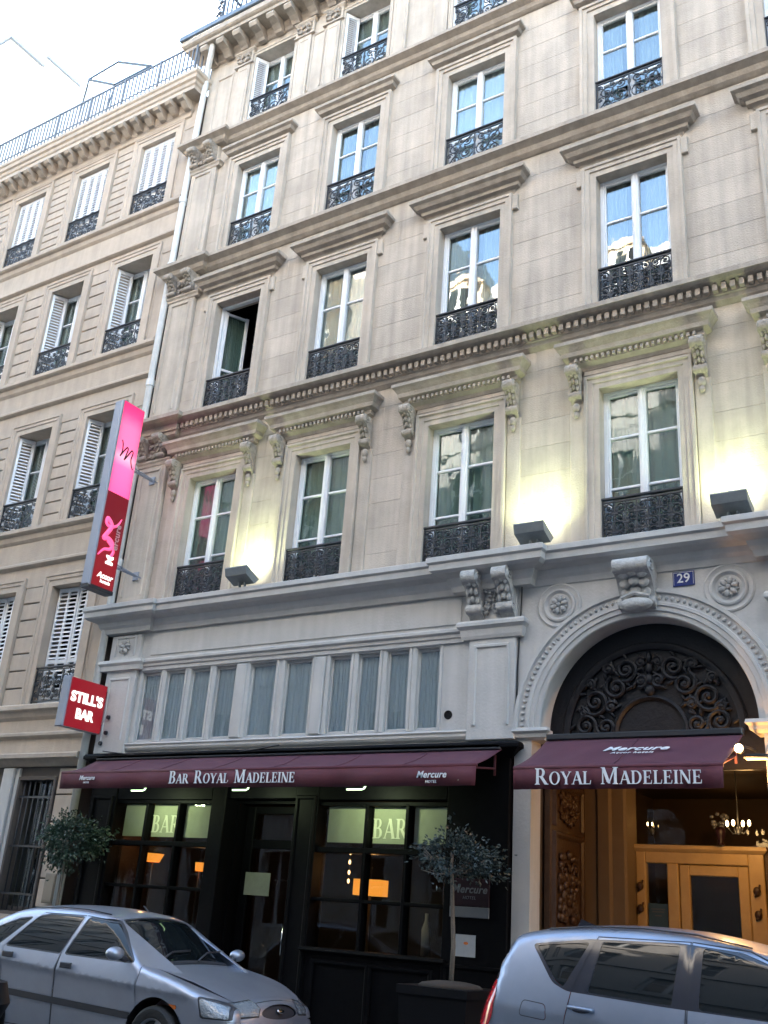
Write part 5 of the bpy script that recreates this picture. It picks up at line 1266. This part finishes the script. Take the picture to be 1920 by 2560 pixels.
def car(root, prof, W, crown, rad, side_regions, top_regions, arches, paint, zsill, x0, y0, crease):
    """side_regions / top_regions: (part name, polygon, material, inset, parent index or None). Side view in (x,z), top strip in (s,t)."""
    S = resample(smooth_line(prof, 10), .045)
    sl_ = [0.0]
    for a, b in zip(S, S[1:]): sl_.append(sl_[-1]+(b-a).length)
    segs = list(zip(S, S[1:]))
    nrm = []
    for i in range(len(S)):
        tg = (S[min(i+1, len(S)-1)]-S[max(i-1, 0)]).normalized(); nrm.append(Vector((-tg.y, tg.x)))
    if sum(n_.y for n_ in nrm) < 0: nrm = [-n_ for n_ in nrm]
    def near(p):
        best = 9e9; out = None
        for i, (a, b) in enumerate(segs):
            ab = b-a; t = max(0, min(1, (p-a).dot(ab)/ab.length_squared)); d = (p-a-ab*t).length_squared
            if d < best: best = d; out = (i, t)
        return math.sqrt(best), nrm[out[0]].lerp(nrm[out[0]+1], out[1]).normalized()
    def dist(p): return near(p)[0]
    def yside(x, z, d):
        r_ = rad(x, z); q = max(0.0, r_-d); return W(x, z)-(r_-math.sqrt(max(0, r_*r_-q*q)))
    def nside(x, z, d, nn):
        e = .004; wx = (W(x+e, z)-W(x-e, z))/(2*e); wz = (W(x, z+e)-W(x, z-e))/(2*e); r_ = rad(x, z); q = max(0.0, r_-d)
        g = q/math.sqrt(max(1e-9, r_*r_-q*q)) if q > 0 else 0.0; g = min(g, 1e3)
        return Vector((-wx+g*nn.x, 1.0, -wz+g*nn.y)).normalized()
    parts = {}
    def addtri(key, pts, nos, ids):
        vs_, ns_, fs, mp = parts.setdefault(key, ([], [], [], {})); f = []
        for p, n_, i in zip(pts, nos, ids):
            if i not in mp: mp[i] = len(vs_); vs_.append(tuple(p)); ns_.append(n_)
            f.append(mp[i])
        a, b, c = (Vector(q) for q in pts)
        if (b-a).cross(c-a).dot(nos[0]+nos[1]+nos[2]) < 0: f.reverse()
        fs.append(tuple(f))
    def emitp():
        out = {}
        for key, (vs_, ns_, fs, mp) in parts.items():
            me = bpy.data.meshes.new(key[0]); me.from_pydata(vs_, [], fs); me.materials.append(MAT[key[1]])
            for p in me.polygons: p.use_smooth = True
            me.normals_split_custom_set_from_vertices([tuple(n_) for n_ in ns_]); out[key] = me
        return out
    # ---- side
    outline = [(p.x, p.y) for p in S]
    closed = outline+[(S[-1].x-.02, zsill), (S[0].x+.02, zsill)]
    loops = [closed]+[r_[1] for r_ in side_regions]+arches
    V = []; E = []
    for lp_ in loops:
        o = len(V); V += [Vector(p) for p in lp_]; m = len(lp_); E += [(o+i, o+(i+1) % m) for i in range(m)]
    gx = min(p[0] for p in closed); hx = max(p[0] for p in closed); gz = zsill; hz = max(p[1] for p in closed); g = .046
    i = 0
    for a in range(int((hx-gx)/g)+1):
        for b in range(int((hz-gz)/g)+1):
            p = (gx+(a+.5)*g, gz+(b+.5)*g+(g/2 if a % 2 else 0))
            if inside(p, closed) and dist(Vector(p)) > .012: V.append(Vector(p))
    for k in (0.008, .02, .04):                       # extra rows where the edge rolls over
        for a, b in segs[::1]:
            m = (a+b)/2; nn = Vector((b.y-a.y, -(b.x-a.x))).normalized(); p = m+nn*k
            if inside((p.x, p.y), closed): V.append(p)
    o = len(V); m = 60; cl_ = [(gx+.03+(hx-gx-.06)*k/m, crease(gx+.03+(hx-gx-.06)*k/m)) for k in range(m+1)]; cl_ = [p for p in cl_ if inside(p, closed) and dist(Vector(p)) > .01]
    V += [Vector(p) for p in cl_]; E += [(o+k, o+k+1) for k in range(len(cl_)-1)]
    for k in (-.022, .022): V += [Vector((p[0], p[1]+k)) for p in cl_ if inside((p[0], p[1]+k), closed) and dist(Vector((p[0], p[1]+k))) > .02]
    res = delaunay_2d_cdt(V, E, [], 0, 1e-5); pv, tris = res[0], res[2]
    info = [(p,)+near(p) for p in pv]; nsd = [nside(p.x, p.y, d, nn) for p, d, nn in info]
    for t in tris:
        c = sum((pv[i] for i in t), Vector((0, 0)))/3
        if not inside((c.x, c.y), closed) or any(inside((c.x, c.y), a) for a in arches): continue
        key, ins = ('body', paint, None), 0
        for nm, poly, mat, d_, par in side_regions:
            if inside((c.x, c.y), poly): key, ins = (nm, mat, par), d_; break
        for sg in (-1, 1):
            pts = [(x0+info[i][0].x, y0+sg*(yside(info[i][0].x, info[i][0].y, info[i][1])-ins), info[i][0].y) for i in t]
            addtri(key+(sg,) if key[0] != 'body' else key+(0,), pts, [Vector((nsd[i].x, sg*nsd[i].y, nsd[i].z)) for i in t], [(sg, i) for i in t])
    # ---- top strip
    def at(s_):
        s_ = max(0, min(sl_[-1], s_))
        lo = 0
        for i in range(len(sl_)-1):
            if sl_[i] <= s_+1e-9: lo = i
        f = (s_-sl_[lo])/(sl_[lo+1]-sl_[lo]); return S[lo].lerp(S[lo+1], f), nrm[lo].lerp(nrm[lo+1], f).normalized()
    V = []; E = []; sc_ = .7
    ring = [Vector((s_, -sc_)) for s_ in sl_]+[Vector((sl_[-1], -sc_+.1*k*sc_*2)) for k in range(1, 10)]+[Vector((s_, sc_)) for s_ in reversed(sl_)]+[Vector((0, sc_-.1*k*sc_*2)) for k in range(1, 10)]
    loops = [[(p.x, p.y) for p in ring]]+[[(q[0], q[1]*sc_) for q in r_[1]] for r_ in top_regions]
    for lp_ in loops:
        o = len(V); V += [Vector(p) for p in lp_]; m = len(lp_); E += [(o+i, o+(i+1) % m) for i in range(m)]
    n1 = int(sl_[-1]/.06)
    for a in range(n1):
        for b in range(17): V.append(Vector(((a+.5)*sl_[-1]/n1, sc_*(-.94+1.88*b/16))))
    res = delaunay_2d_cdt(V, E, [], 0, 1e-5); pv, tris = res[0], res[2]; P3 = []
    def pos(s_, t):
        q, nn = at(s_); w_ = yside(q.x, q.y, 0.0); k = crown(q.x, q.y)*(1-t*t)
        return Vector((x0+q.x+nn.x*k, y0+w_*t, q.y+nn.y*k)), nn
    for p in pv:
        t = max(-1, min(1, p.y/sc_)); P_, nn = pos(p.x, t); es = .03; et = .02
        s0, s1 = max(0, p.x-es), min(sl_[-1], p.x+es); t0, t1 = max(-1, t-et), min(1, t+et)
        n_ = (pos(s1, t)[0]-pos(s0, t)[0]).cross(pos(p.x, t1)[0]-pos(p.x, t0)[0]).normalized(); n3 = Vector((nn.x, 0, nn.y))
        if n_.dot(n3) < 0: n_ = -n_
        n_ = n_.lerp(n3, max(0, (abs(t)-.9)*10)*.6).normalized(); P3.append((P_, n_))
    for t in tris:
        c = sum((pv[i] for i in t), Vector((0, 0)))/3; cc = (c.x, c.y/sc_); key, ins = ('body', paint, None, 0), 0
        for nm, poly, mat, d_, par in top_regions:
            if inside(cc, poly): key, ins = (nm, mat, par, (c.y > 0) if nm in ('headlight', 'tail_light', 'indicator') else 2), d_; break
        addtri(key, [tuple(P3[i][0]-P3[i][1]*ins) for i in t], [P3[i][1] for i in t], [('t', i) for i in t])
    meshes = emitp(); made = {}
    for key, me in sorted(meshes.items(), key=lambda q: q[0][2] is not None):
        par = root
        if key[2]:
            for k2, o2 in made.items():
                if k2[0] == key[2] and (k2[3] == key[3]): par = o2
        made[key] = place('door' if key[0].startswith('door_') and key[0] != 'door_gap' else key[0], me, par)
    return made, at, sl_
def wheel(root, x, y, r, sg, spokes=5):
    w_ = thing_part = place('wheel', MB().lathe((x, y, r), [(r*.62, -sg*.02), (r*.60, sg*.06), (0, sg*.05)], 28, 'y').mesh('wheel', 'dark_metal', 40), root)
    place('tyre', MB().lathe((x, y, r), [(r*.64, sg*.09), (r*.70, sg*.102), (r*.90, sg*.10), (r*.985, sg*.075), (r, sg*.04), (r, -sg*.06), (r*.97, -sg*.09), (r*.64, -sg*.09)], 36, 'y').mesh('tyre', 'tyre', 40), w_)
    rm = MB().lathe((x, y, r), [(r*.66, sg*.088), (r*.64, sg*.096), (r*.60, sg*.085), (r*.57, sg*.05)], 36, 'y').lathe((x, y, r), [(0, sg*.085), (r*.15, sg*.083), (r*.19, sg*.06)], 16, 'y')
    for k in range(spokes):
        a = 2*PI*k/spokes; ca, sa = math.cos(a), math.sin(a); wd = r*.10
        q = [(x+ca*r*.14-sa*wd*1.3, y+sg*.078, r+sa*r*.14+ca*wd*1.3), (x+ca*r*.60-sa*wd, y+sg*.07, r+sa*r*.60+ca*wd), (x+ca*r*.60+sa*wd, y+sg*.07, r+sa*r*.60-ca*wd), (x+ca*r*.14+sa*wd*1.3, y+sg*.078, r+sa*r*.14-ca*wd*1.3)]
        rm.add(q+[(p[0], p[1]-sg*.03, p[2]) for p in q], [(0, 1, 2, 3), (0, 4, 5, 1), (2, 6, 7, 3), (1, 5, 6, 2), (3, 7, 4, 0)])
    place('rim', rm.mesh('rim', 'rim_alloy'), w_)
def arch_poly(x, z, r, zs, n=20): return [(x+r*math.cos(PI*k/n), z+r*math.sin(PI*k/n)) for k in range(n+1)]+[(x-r, zs-.1), (x+r, zs-.1)]
def window_ring(name, poly, par=None, mat='car_glass', seal=.014):
    return [(name, poly, mat, .007, par), ('window_seal', grow(poly, seal), 'car_plastic', .002, par)]
def gapline(poly, w_=.005): return grow(poly, w_), grow(poly, -w_)
def ss(a, b, x): t = max(0, min(1, (x-a)/(b-a))); return t*t*(3-2*t)

# --- silver five-door hatchback, front towards the right
X0, Y0 = -10.63, -2.36
hb = thing('parked_car', 'silver five door hatchback parked at the kerb before the bar', 'car', (X0+2.07, Y0, 0), 'cars parked along the kerb')
prof = [(.10, .26), (.015, .40), (.0, .56), (.04, .66), (.07, .86), (.12, .97), (.42, 1.17), (.80, 1.335), (1.15, 1.385), (1.60, 1.395), (2.02, 1.375), (2.30, 1.325), (2.62, 1.13), (2.90, .955), (3.02, .915), (3.40, .845), (3.75, .745), (3.95, .675), (4.035, .625), (4.055, .55), (4.075, .45), (4.06, .34), (3.98, .24)]
def W(x, z):
    cz = .845-.045*(x-.94); u = z-cz
    w_ = .835-.25*u-.42*u*u if u > 0 else .835-.12*u*u-.016*(1-math.exp(u/.035))
    return w_-.10*ss(3.2, 4.08, x)**1.5-.07*(1-ss(0, .9, x))
crown = lambda x, z: (.045 if z > 1.3 else .035 if (x > 2.95 and z > .68) else .08 if x > 3.9 else .07 if x < .3 else .055)
rad = lambda x, z: .075 if z > 1.0 else (.06+.14*ss(3.5, 4.0, x)+.10*(1-ss(0.05, .35, x)))
fg = rounded([(1.86, .965), (2.83, .955), (2.37, 1.285), (1.935, 1.315)], .03)
rg = rounded([(.93, .985), (1.78, .965), (1.85, 1.315), (1.34, 1.315), (1.20, 1.285)], .03)
qg = rounded([(.40, 1.045), (.80, .99), (1.10, 1.27), (.92, 1.245)], .025)
dfo, dfi = gapline([(1.80, .975), (1.88, 1.335), (2.42, 1.30), (2.93, .945), (2.98, .60), (2.90, .25), (1.82, .25)], .004)
dro, dri = gapline([(.90, .97), (1.24, 1.33), (1.86, 1.335), (1.79, .97), (1.81, .25), (1.10, .25), (1.00, .50)], .004)
side = window_ring('window_glass', fg, 'door_front')+window_ring('window_glass', rg, 'door_rear')+window_ring('quarter_glass', qg)
strip_ = [(.30, .60), (3.55, .50), (3.55, .44), (.30, .54)]
ind = rounded([(3.40, .64), (3.50, .635), (3.50, .60), (3.40, .605)], .012)
side += [('indicator', ind, 'lamp_orange', -.006, None), ('headlight', rounded([(3.72, .715), (3.98, .66), (4.02, .56), (3.78, .565)], .03), 'lamp_clear', -.002, None), ('lamp_gap', rounded([(3.70, .735), (4.0, .672), (4.04, .548), (3.765, .55)], .03), 'car_plastic', .006, None), ('rub_strip', strip_, 'car_plastic', -.012, None),
         ('door_front', dfi, 'car_silver', 0, None), ('door_gap', dfo, 'car_plastic', .006, None), ('door_rear', dri, 'car_silver', 0, None), ('door_gap', dro, 'car_plastic', .006, None),
         ('bumper', [(3.55, .545), (4.2, .535), (4.2, .2), (3.4, .2)], 'car_silver', -.004, None), ('bumper', [(-.1, .60), (.60, .60), (.62, .2), (-.1, .2)], 'car_silver', -.004, None)]
S_ = resample(smooth_line(prof, 10), .045); acc = [0]
for a, b in zip(S_, S_[1:]): acc.append(acc[-1]+(b-a).length)
def s_at(x, z):
    i = min(range(len(S_)), key=lambda k: (S_[k].x-x)**2+(S_[k].y-z)**2); return acc[i]
def strip_poly(sa, sb, ta, tb, bow=0.0, n=10, tin=0.0):
    P = [(sa-bow*(1-(t/ta)**2) if ta else sa, t) for t in [-ta+2*ta*k/n for k in range(n+1)]]
    Q = [(sb-bow*(1-(t/tb)**2), t) for t in [tb-2*tb*k/n for k in range(n+1)]]; return P+Q
s_wt, s_wb = s_at(2.32, 1.32), s_at(2.96, .93)
wsh = strip_poly(s_wt+.02, s_wb-.03, .92, .93); s_h0, s_h1 = s_at(3.02, .915), s_at(3.985, .66)
hl = lambda sg: [(s_at(3.90, .69), sg*.99), (s_at(3.95, .675), sg*.62), (s_at(4.02, .63), sg*.55), (s_at(4.055, .56), sg*.60), (s_at(4.055, .56), sg*.99)]
gr_ = [(s_at(4.035, .64)+.035+.050*math.cos(2*PI*k/28), .52*math.sin(2*PI*k/28)) for k in range(28)]
top = [('windscreen', wsh, 'car_glass', .006, None), ('windscreen_seal', strip_poly(s_wt, s_wb-.004, .945, .955), 'car_plastic', .002, None), ('cowl', strip_poly(s_wb-.004, s_wb+.045, .955, .95), 'car_plastic', .008, None),
       ('grille', gr_, 'car_plastic', .02, None), ('headlight', hl(1), 'lamp_clear', -.002, None), ('headlight', hl(-1), 'lamp_clear', -.002, None), ('lamp_gap', grow(hl(1), .014), 'car_plastic', .006, None), ('lamp_gap', grow(hl(-1), .014), 'car_plastic', .006, None),
       ('bonnet', strip_poly(s_h0+.05, s_h1, .90, .88), 'car_silver', 0, None), ('bonnet_gap', strip_poly(s_h0+.045, s_h1+.006, .908, .888), 'car_plastic', .005, None),
       ('rear_window', strip_poly(s_at(.16, 1.0), s_at(.76, 1.315), .86, .82), 'car_glass', .006, None), ('window_seal', strip_poly(s_at(.16, 1.0)-.015, s_at(.76, 1.315)+.015, .88, .84), 'car_plastic', .002, None),
       ('bumper', strip_poly(s_at(4.055, .545), acc[-1]+.01, 1.01, 1.01), 'car_silver', -.004, None), ('bumper', strip_poly(-.01, s_at(.03, .62), 1.01, 1.01), 'car_silver', -.004, None)]
AW = ((3.24, .372), (.74, .372))
car(hb, prof, W, crown, rad, side, top, [arch_poly(x, .31, r_, .2) for x, r_ in AW], 'car_silver', .22, X0, Y0, lambda x: .845-.045*(x-.94))
for x, r_ in AW:
    for sg in (-1, 1): wheel(hb, X0+x, Y0+sg*.73, .305, sg)
    obj('wheel_well', MB().lathe((X0+x, Y0, .31), [(r_+.008, -.80), (r_+.008, .80)], 32, 'y'), 'rubber', hb)
obj('underbody', MB().box(X0+.25, X0+3.85, Y0-.74, Y0+.74, .20, .30), 'rubber', hb)
for sg in (-1, 1):
    for x, z in ((1.96, .86), (1.04, .90)):
        obj('door_handle', MB().cham(X0+x-.08, X0+x+.08, Y0+sg*.835-(.022 if sg < 0 else -.0), Y0+sg*.835+(.0 if sg < 0 else .022), z-.028, z+.028, .008) if sg < 0 else MB().box(X0+x-.08, X0+x+.08, Y0+.83, Y0+.857, z-.028, z+.028), 'car_plastic', hb)
    m_ = MB().ell((X0+2.73, Y0+sg*.935, 1.025), (.075, .105, .062), 16, 10)
    mo = obj('wing_mirror', m_, 'car_silver', hb, True)
    place('mirror_arm', MB().tube([(X0+2.76, Y0+sg*.80, .97), (X0+2.74, Y0+sg*.90, 1.0)], .028, 8).mesh('mirror_arm', 'car_plastic', True), mo)
    obj('roof_gutter', MB().tube([(X0+x, Y0+sg*(W(x, 1.33)-.075), z) for x, z in ((1.0, 1.372), (1.4, 1.398), (1.8, 1.396), (2.15, 1.365))], .007, 6), 'car_plastic', hb, True)
for k, (t, ds) in enumerate(((-.80, -.10), (-.81, -.16), (-.87, -.62))):
    pass
obj('badge', MB().ell((X0+4.118, Y0, .625), (.012, .055, .024), 14, 8, Matrix.Rotation(R(-25), 3, 'Y')), 'chrome', hb, True)
wp = MB()
for t0, t1 in ((-.55, .02), (.0, .55)): wp.tube([(X0+2.99, Y0+t0, .985), (X0+2.86, Y0+(t0+t1)/2, 1.055), (X0+2.84, Y0+t1, 1.07)], .010, 6)
obj('wiper', wp, 'car_plastic', hb, True)
obj('aerial', MB().tube([(X0+2.15, Y0+.05, 1.41), (X0+2.05, Y0+.05, 1.47)], .006, 6), 'car_plastic', hb)

# --- blue grey compact car, rear towards the left
X1, Y1 = -4.14, -2.24
cc = thing('parked_car', 'blue grey tall compact car parked before the arched portal with red tail light', 'car', (X1+1.92, Y1, 0), 'cars parked along the kerb')
prof = [(.12, .26), (.03, .36), (.0, .50), (.015, .66), (.04, .80), (.10, .98), (.20, 1.20), (.30, 1.40), (.36, 1.475), (.60, 1.525), (1.0, 1.565), (1.4, 1.575), (1.8, 1.555), (2.2, 1.49), (2.45, 1.43), (2.85, 1.22), (3.15, 1.06), (3.30, .99), (3.55, .88), (3.72, .76), (3.80, .62), (3.835, .48), (3.82, .34), (3.74, .25)]
def W(x, z):
    cz = .95-.05*(x-.5); u = z-cz
    w_ = .875-.20*u-.30*u*u if u > 0 else .875-.10*u*u
    return w_-.14*ss(2.9, 3.84, x)**1.5-.10*(1-ss(-.05, .8, x))
crown = lambda x, z: (.035 if z > 1.42 else .03 if x > 3.2 and z > .8 else .09 if x > 3.6 else .10 if x < .3 else .05)
rad = lambda x, z: (.075 if z > 1.1 else .08+.12*ss(3.3, 3.8, x))+.10*(1-ss(.1, .5, x))*(1 if z < 1.2 else .3)
qg = rounded([(.56, 1.405), (1.00, 1.455), (.83, 1.125), (.76, 1.17)], .03)
rg = rounded([(1.03, 1.105), (1.665, 1.075), (1.70, 1.475), (1.10, 1.465)], .02)
fg = rounded([(1.86, 1.065), (2.78, 1.03), (2.42, 1.335), (2.10, 1.445), (1.87, 1.475)], .03)
dlo = rounded([(.52, 1.415), (1.00, 1.48), (1.70, 1.498), (2.15, 1.465), (2.48, 1.35), (2.92, 1.02), (1.6, 1.062), (.86, 1.10), (.74, 1.15)], .04)
dro, dri = gapline([(.90, 1.10), (1.06, 1.50), (1.775, 1.51), (1.77, 1.06), (1.76, .3), (1.10, .3), (.95, .62), (.84, .80)], .004)
dfo, dfi = gapline([(1.782, 1.06), (1.785, 1.51), (2.2, 1.475), (2.55, 1.33), (2.98, 1.00), (3.0, .6), (2.9, .28), (1.77, .28)], .004)
tail = rounded([(-.05, .68), (.10, .66), (.22, .86), (.245, 1.04), (.235, 1.13), (.10, 1.13)], .03)
taild = rounded([(.09, 1.13), (.24, 1.13), (.25, 1.26), (.18, 1.24)], .02)
flo, fli = gapline(rounded([(.47, .90), (.50, 1.01), (.70, .995), (.71, .885)], .03), .003)
side = [('quarter_glass', qg, 'car_glass', .007, None), ('window_glass', rg, 'car_glass', .007, 'door_rear'), ('window_glass', fg, 'car_glass', .007, 'door_front'),
        ('tail_light', tail, 'lamp_red', -.006, None), ('pillar_trim', taild, 'car_trim_gloss', .002, None), ('window_trim', dlo, 'car_trim_gloss', .002, None),
        ('fuel_flap', fli, 'car_bluegrey', 0, None), ('flap_gap', flo, 'car_plastic', .004, None),
        ('door_rear', dri, 'car_bluegrey', 0, None), ('door_gap', dro, 'car_plastic', .006, None), ('door_front', dfi, 'car_bluegrey', 0, None), ('door_gap', dfo, 'car_plastic', .006, None),
        ('rub_strip', [(.1, .56), (3.5, .50), (3.5, .44), (.1, .50)], 'car_plastic', -.008, None)]
S_ = resample(smooth_line(prof, 10), .045); acc = [0]
for a, b in zip(S_, S_[1:]): acc.append(acc[-1]+(b-a).length)
tl = lambda sg: [(s_at(.015, .67), sg*.99), (s_at(.015, .67), sg*.84), (s_at(.06, .86), sg*.80), (s_at(.15, 1.1), sg*.90), (s_at(.15, 1.1), sg*.99)]
hl = lambda sg: [(s_at(3.52, .9), sg*.99), (s_at(3.62, .84), sg*.62), (s_at(3.78, .68), sg*.58), (s_at(3.78, .68), sg*.99)]
top = [('windscreen', strip_poly(s_at(2.47, 1.42)+.03, s_at(3.28, 1.0)-.03, .90, .90), 'car_glass', .006, None), ('windscreen_seal', strip_poly(s_at(2.47, 1.42), s_at(3.28, 1.0), .93, .93), 'car_plastic', .002, None),
       ('rear_window', strip_poly(s_at(.12, 1.03), s_at(.285, 1.37), .84, .80), 'car_glass', .006, None), ('window_seal', strip_poly(s_at(.12, 1.03)-.015, s_at(.285, 1.37)+.015, .87, .83), 'car_plastic', .002, None),
       ('sunroof', strip_poly(s_at(1.0, 1.565), s_at(2.3, 1.47), .80, .80), 'car_bluegrey', 0, None),
       ('tail_light', tl(1), 'lamp_red', -.006, None), ('tail_light', tl(-1), 'lamp_red', -.006, None), ('headlight', hl(1), 'lamp_clear', -.002, None), ('headlight', hl(-1), 'lamp_clear', -.002, None),
       ('grille', strip_poly(s_at(3.76, .72), s_at(3.81, .58), .42, .38), 'car_plastic', .012, None)]
AW = ((3.02, .345), (.56, .345))
car(cc, prof, W, crown, rad, side, top, [arch_poly(x, .31, r_, .22) for x, r_ in AW], 'car_bluegrey', .24, X1, Y1, lambda x: .95-.05*(x-.5))
for x, r_ in AW:
    for sg in (-1, 1): wheel(cc, X1+x, Y1+sg*.77, .305, sg, 7)
    obj('wheel_well', MB().lathe((X1+x, Y1, .31), [(r_+.008, -.83), (r_+.008, .83)], 32, 'y'), 'rubber', cc)
obj('underbody', MB().box(X1+.25, X1+3.6, Y1-.76, Y1+.76, .20, .32), 'rubber', cc)
for sg in (-1, 1):
    for x, z in ((.99, .985), (2.02, .965)):
        yy = Y1+sg*(W(x, z)); h_ = MB().ell((X1+x, yy, z-.006), (.075, .008, .026), 14, 8)
        hh = obj('handle_cup', h_, 'car_plastic', cc, True)
        place('door_handle', MB().tube([(X1+x-.10, yy+sg*.006, z+.012), (X1+x-.07, yy+sg*.034, z+.012), (X1+x+.07, yy+sg*.034, z+.004), (X1+x+.10, yy+sg*.006, z+.002)], .014, 8).mesh('door_handle', 'car_bluegrey', True), hh)
    mo = obj('wing_mirror', MB().ell((X1+2.66, Y1+sg*1.0, 1.09), (.08, .10, .07), 16, 10), 'car_bluegrey', cc, True)
    place('mirror_arm', MB().tube([(X1+2.70, Y1+sg*.83, 1.04), (X1+2.67, Y1+sg*.94, 1.07)], .025, 8).mesh('mirror_arm', 'car_plastic', True), mo)
    obj('roof_strip', MB().tube([(X1+x, Y1+sg*(W(x, 1.5)-.075), z) for x, z in ((.62, 1.535), (1.0, 1.573), (1.4, 1.583), (1.8, 1.564), (2.2, 1.50))], .007, 6), 'car_plastic', cc, True)
obj('aerial', MB().prism_y([(X1+.62, 1.56), (X1+.80, 1.585), (X1+.66, 1.63)], Y1-.012, Y1+.012), 'car_trim_gloss', cc)
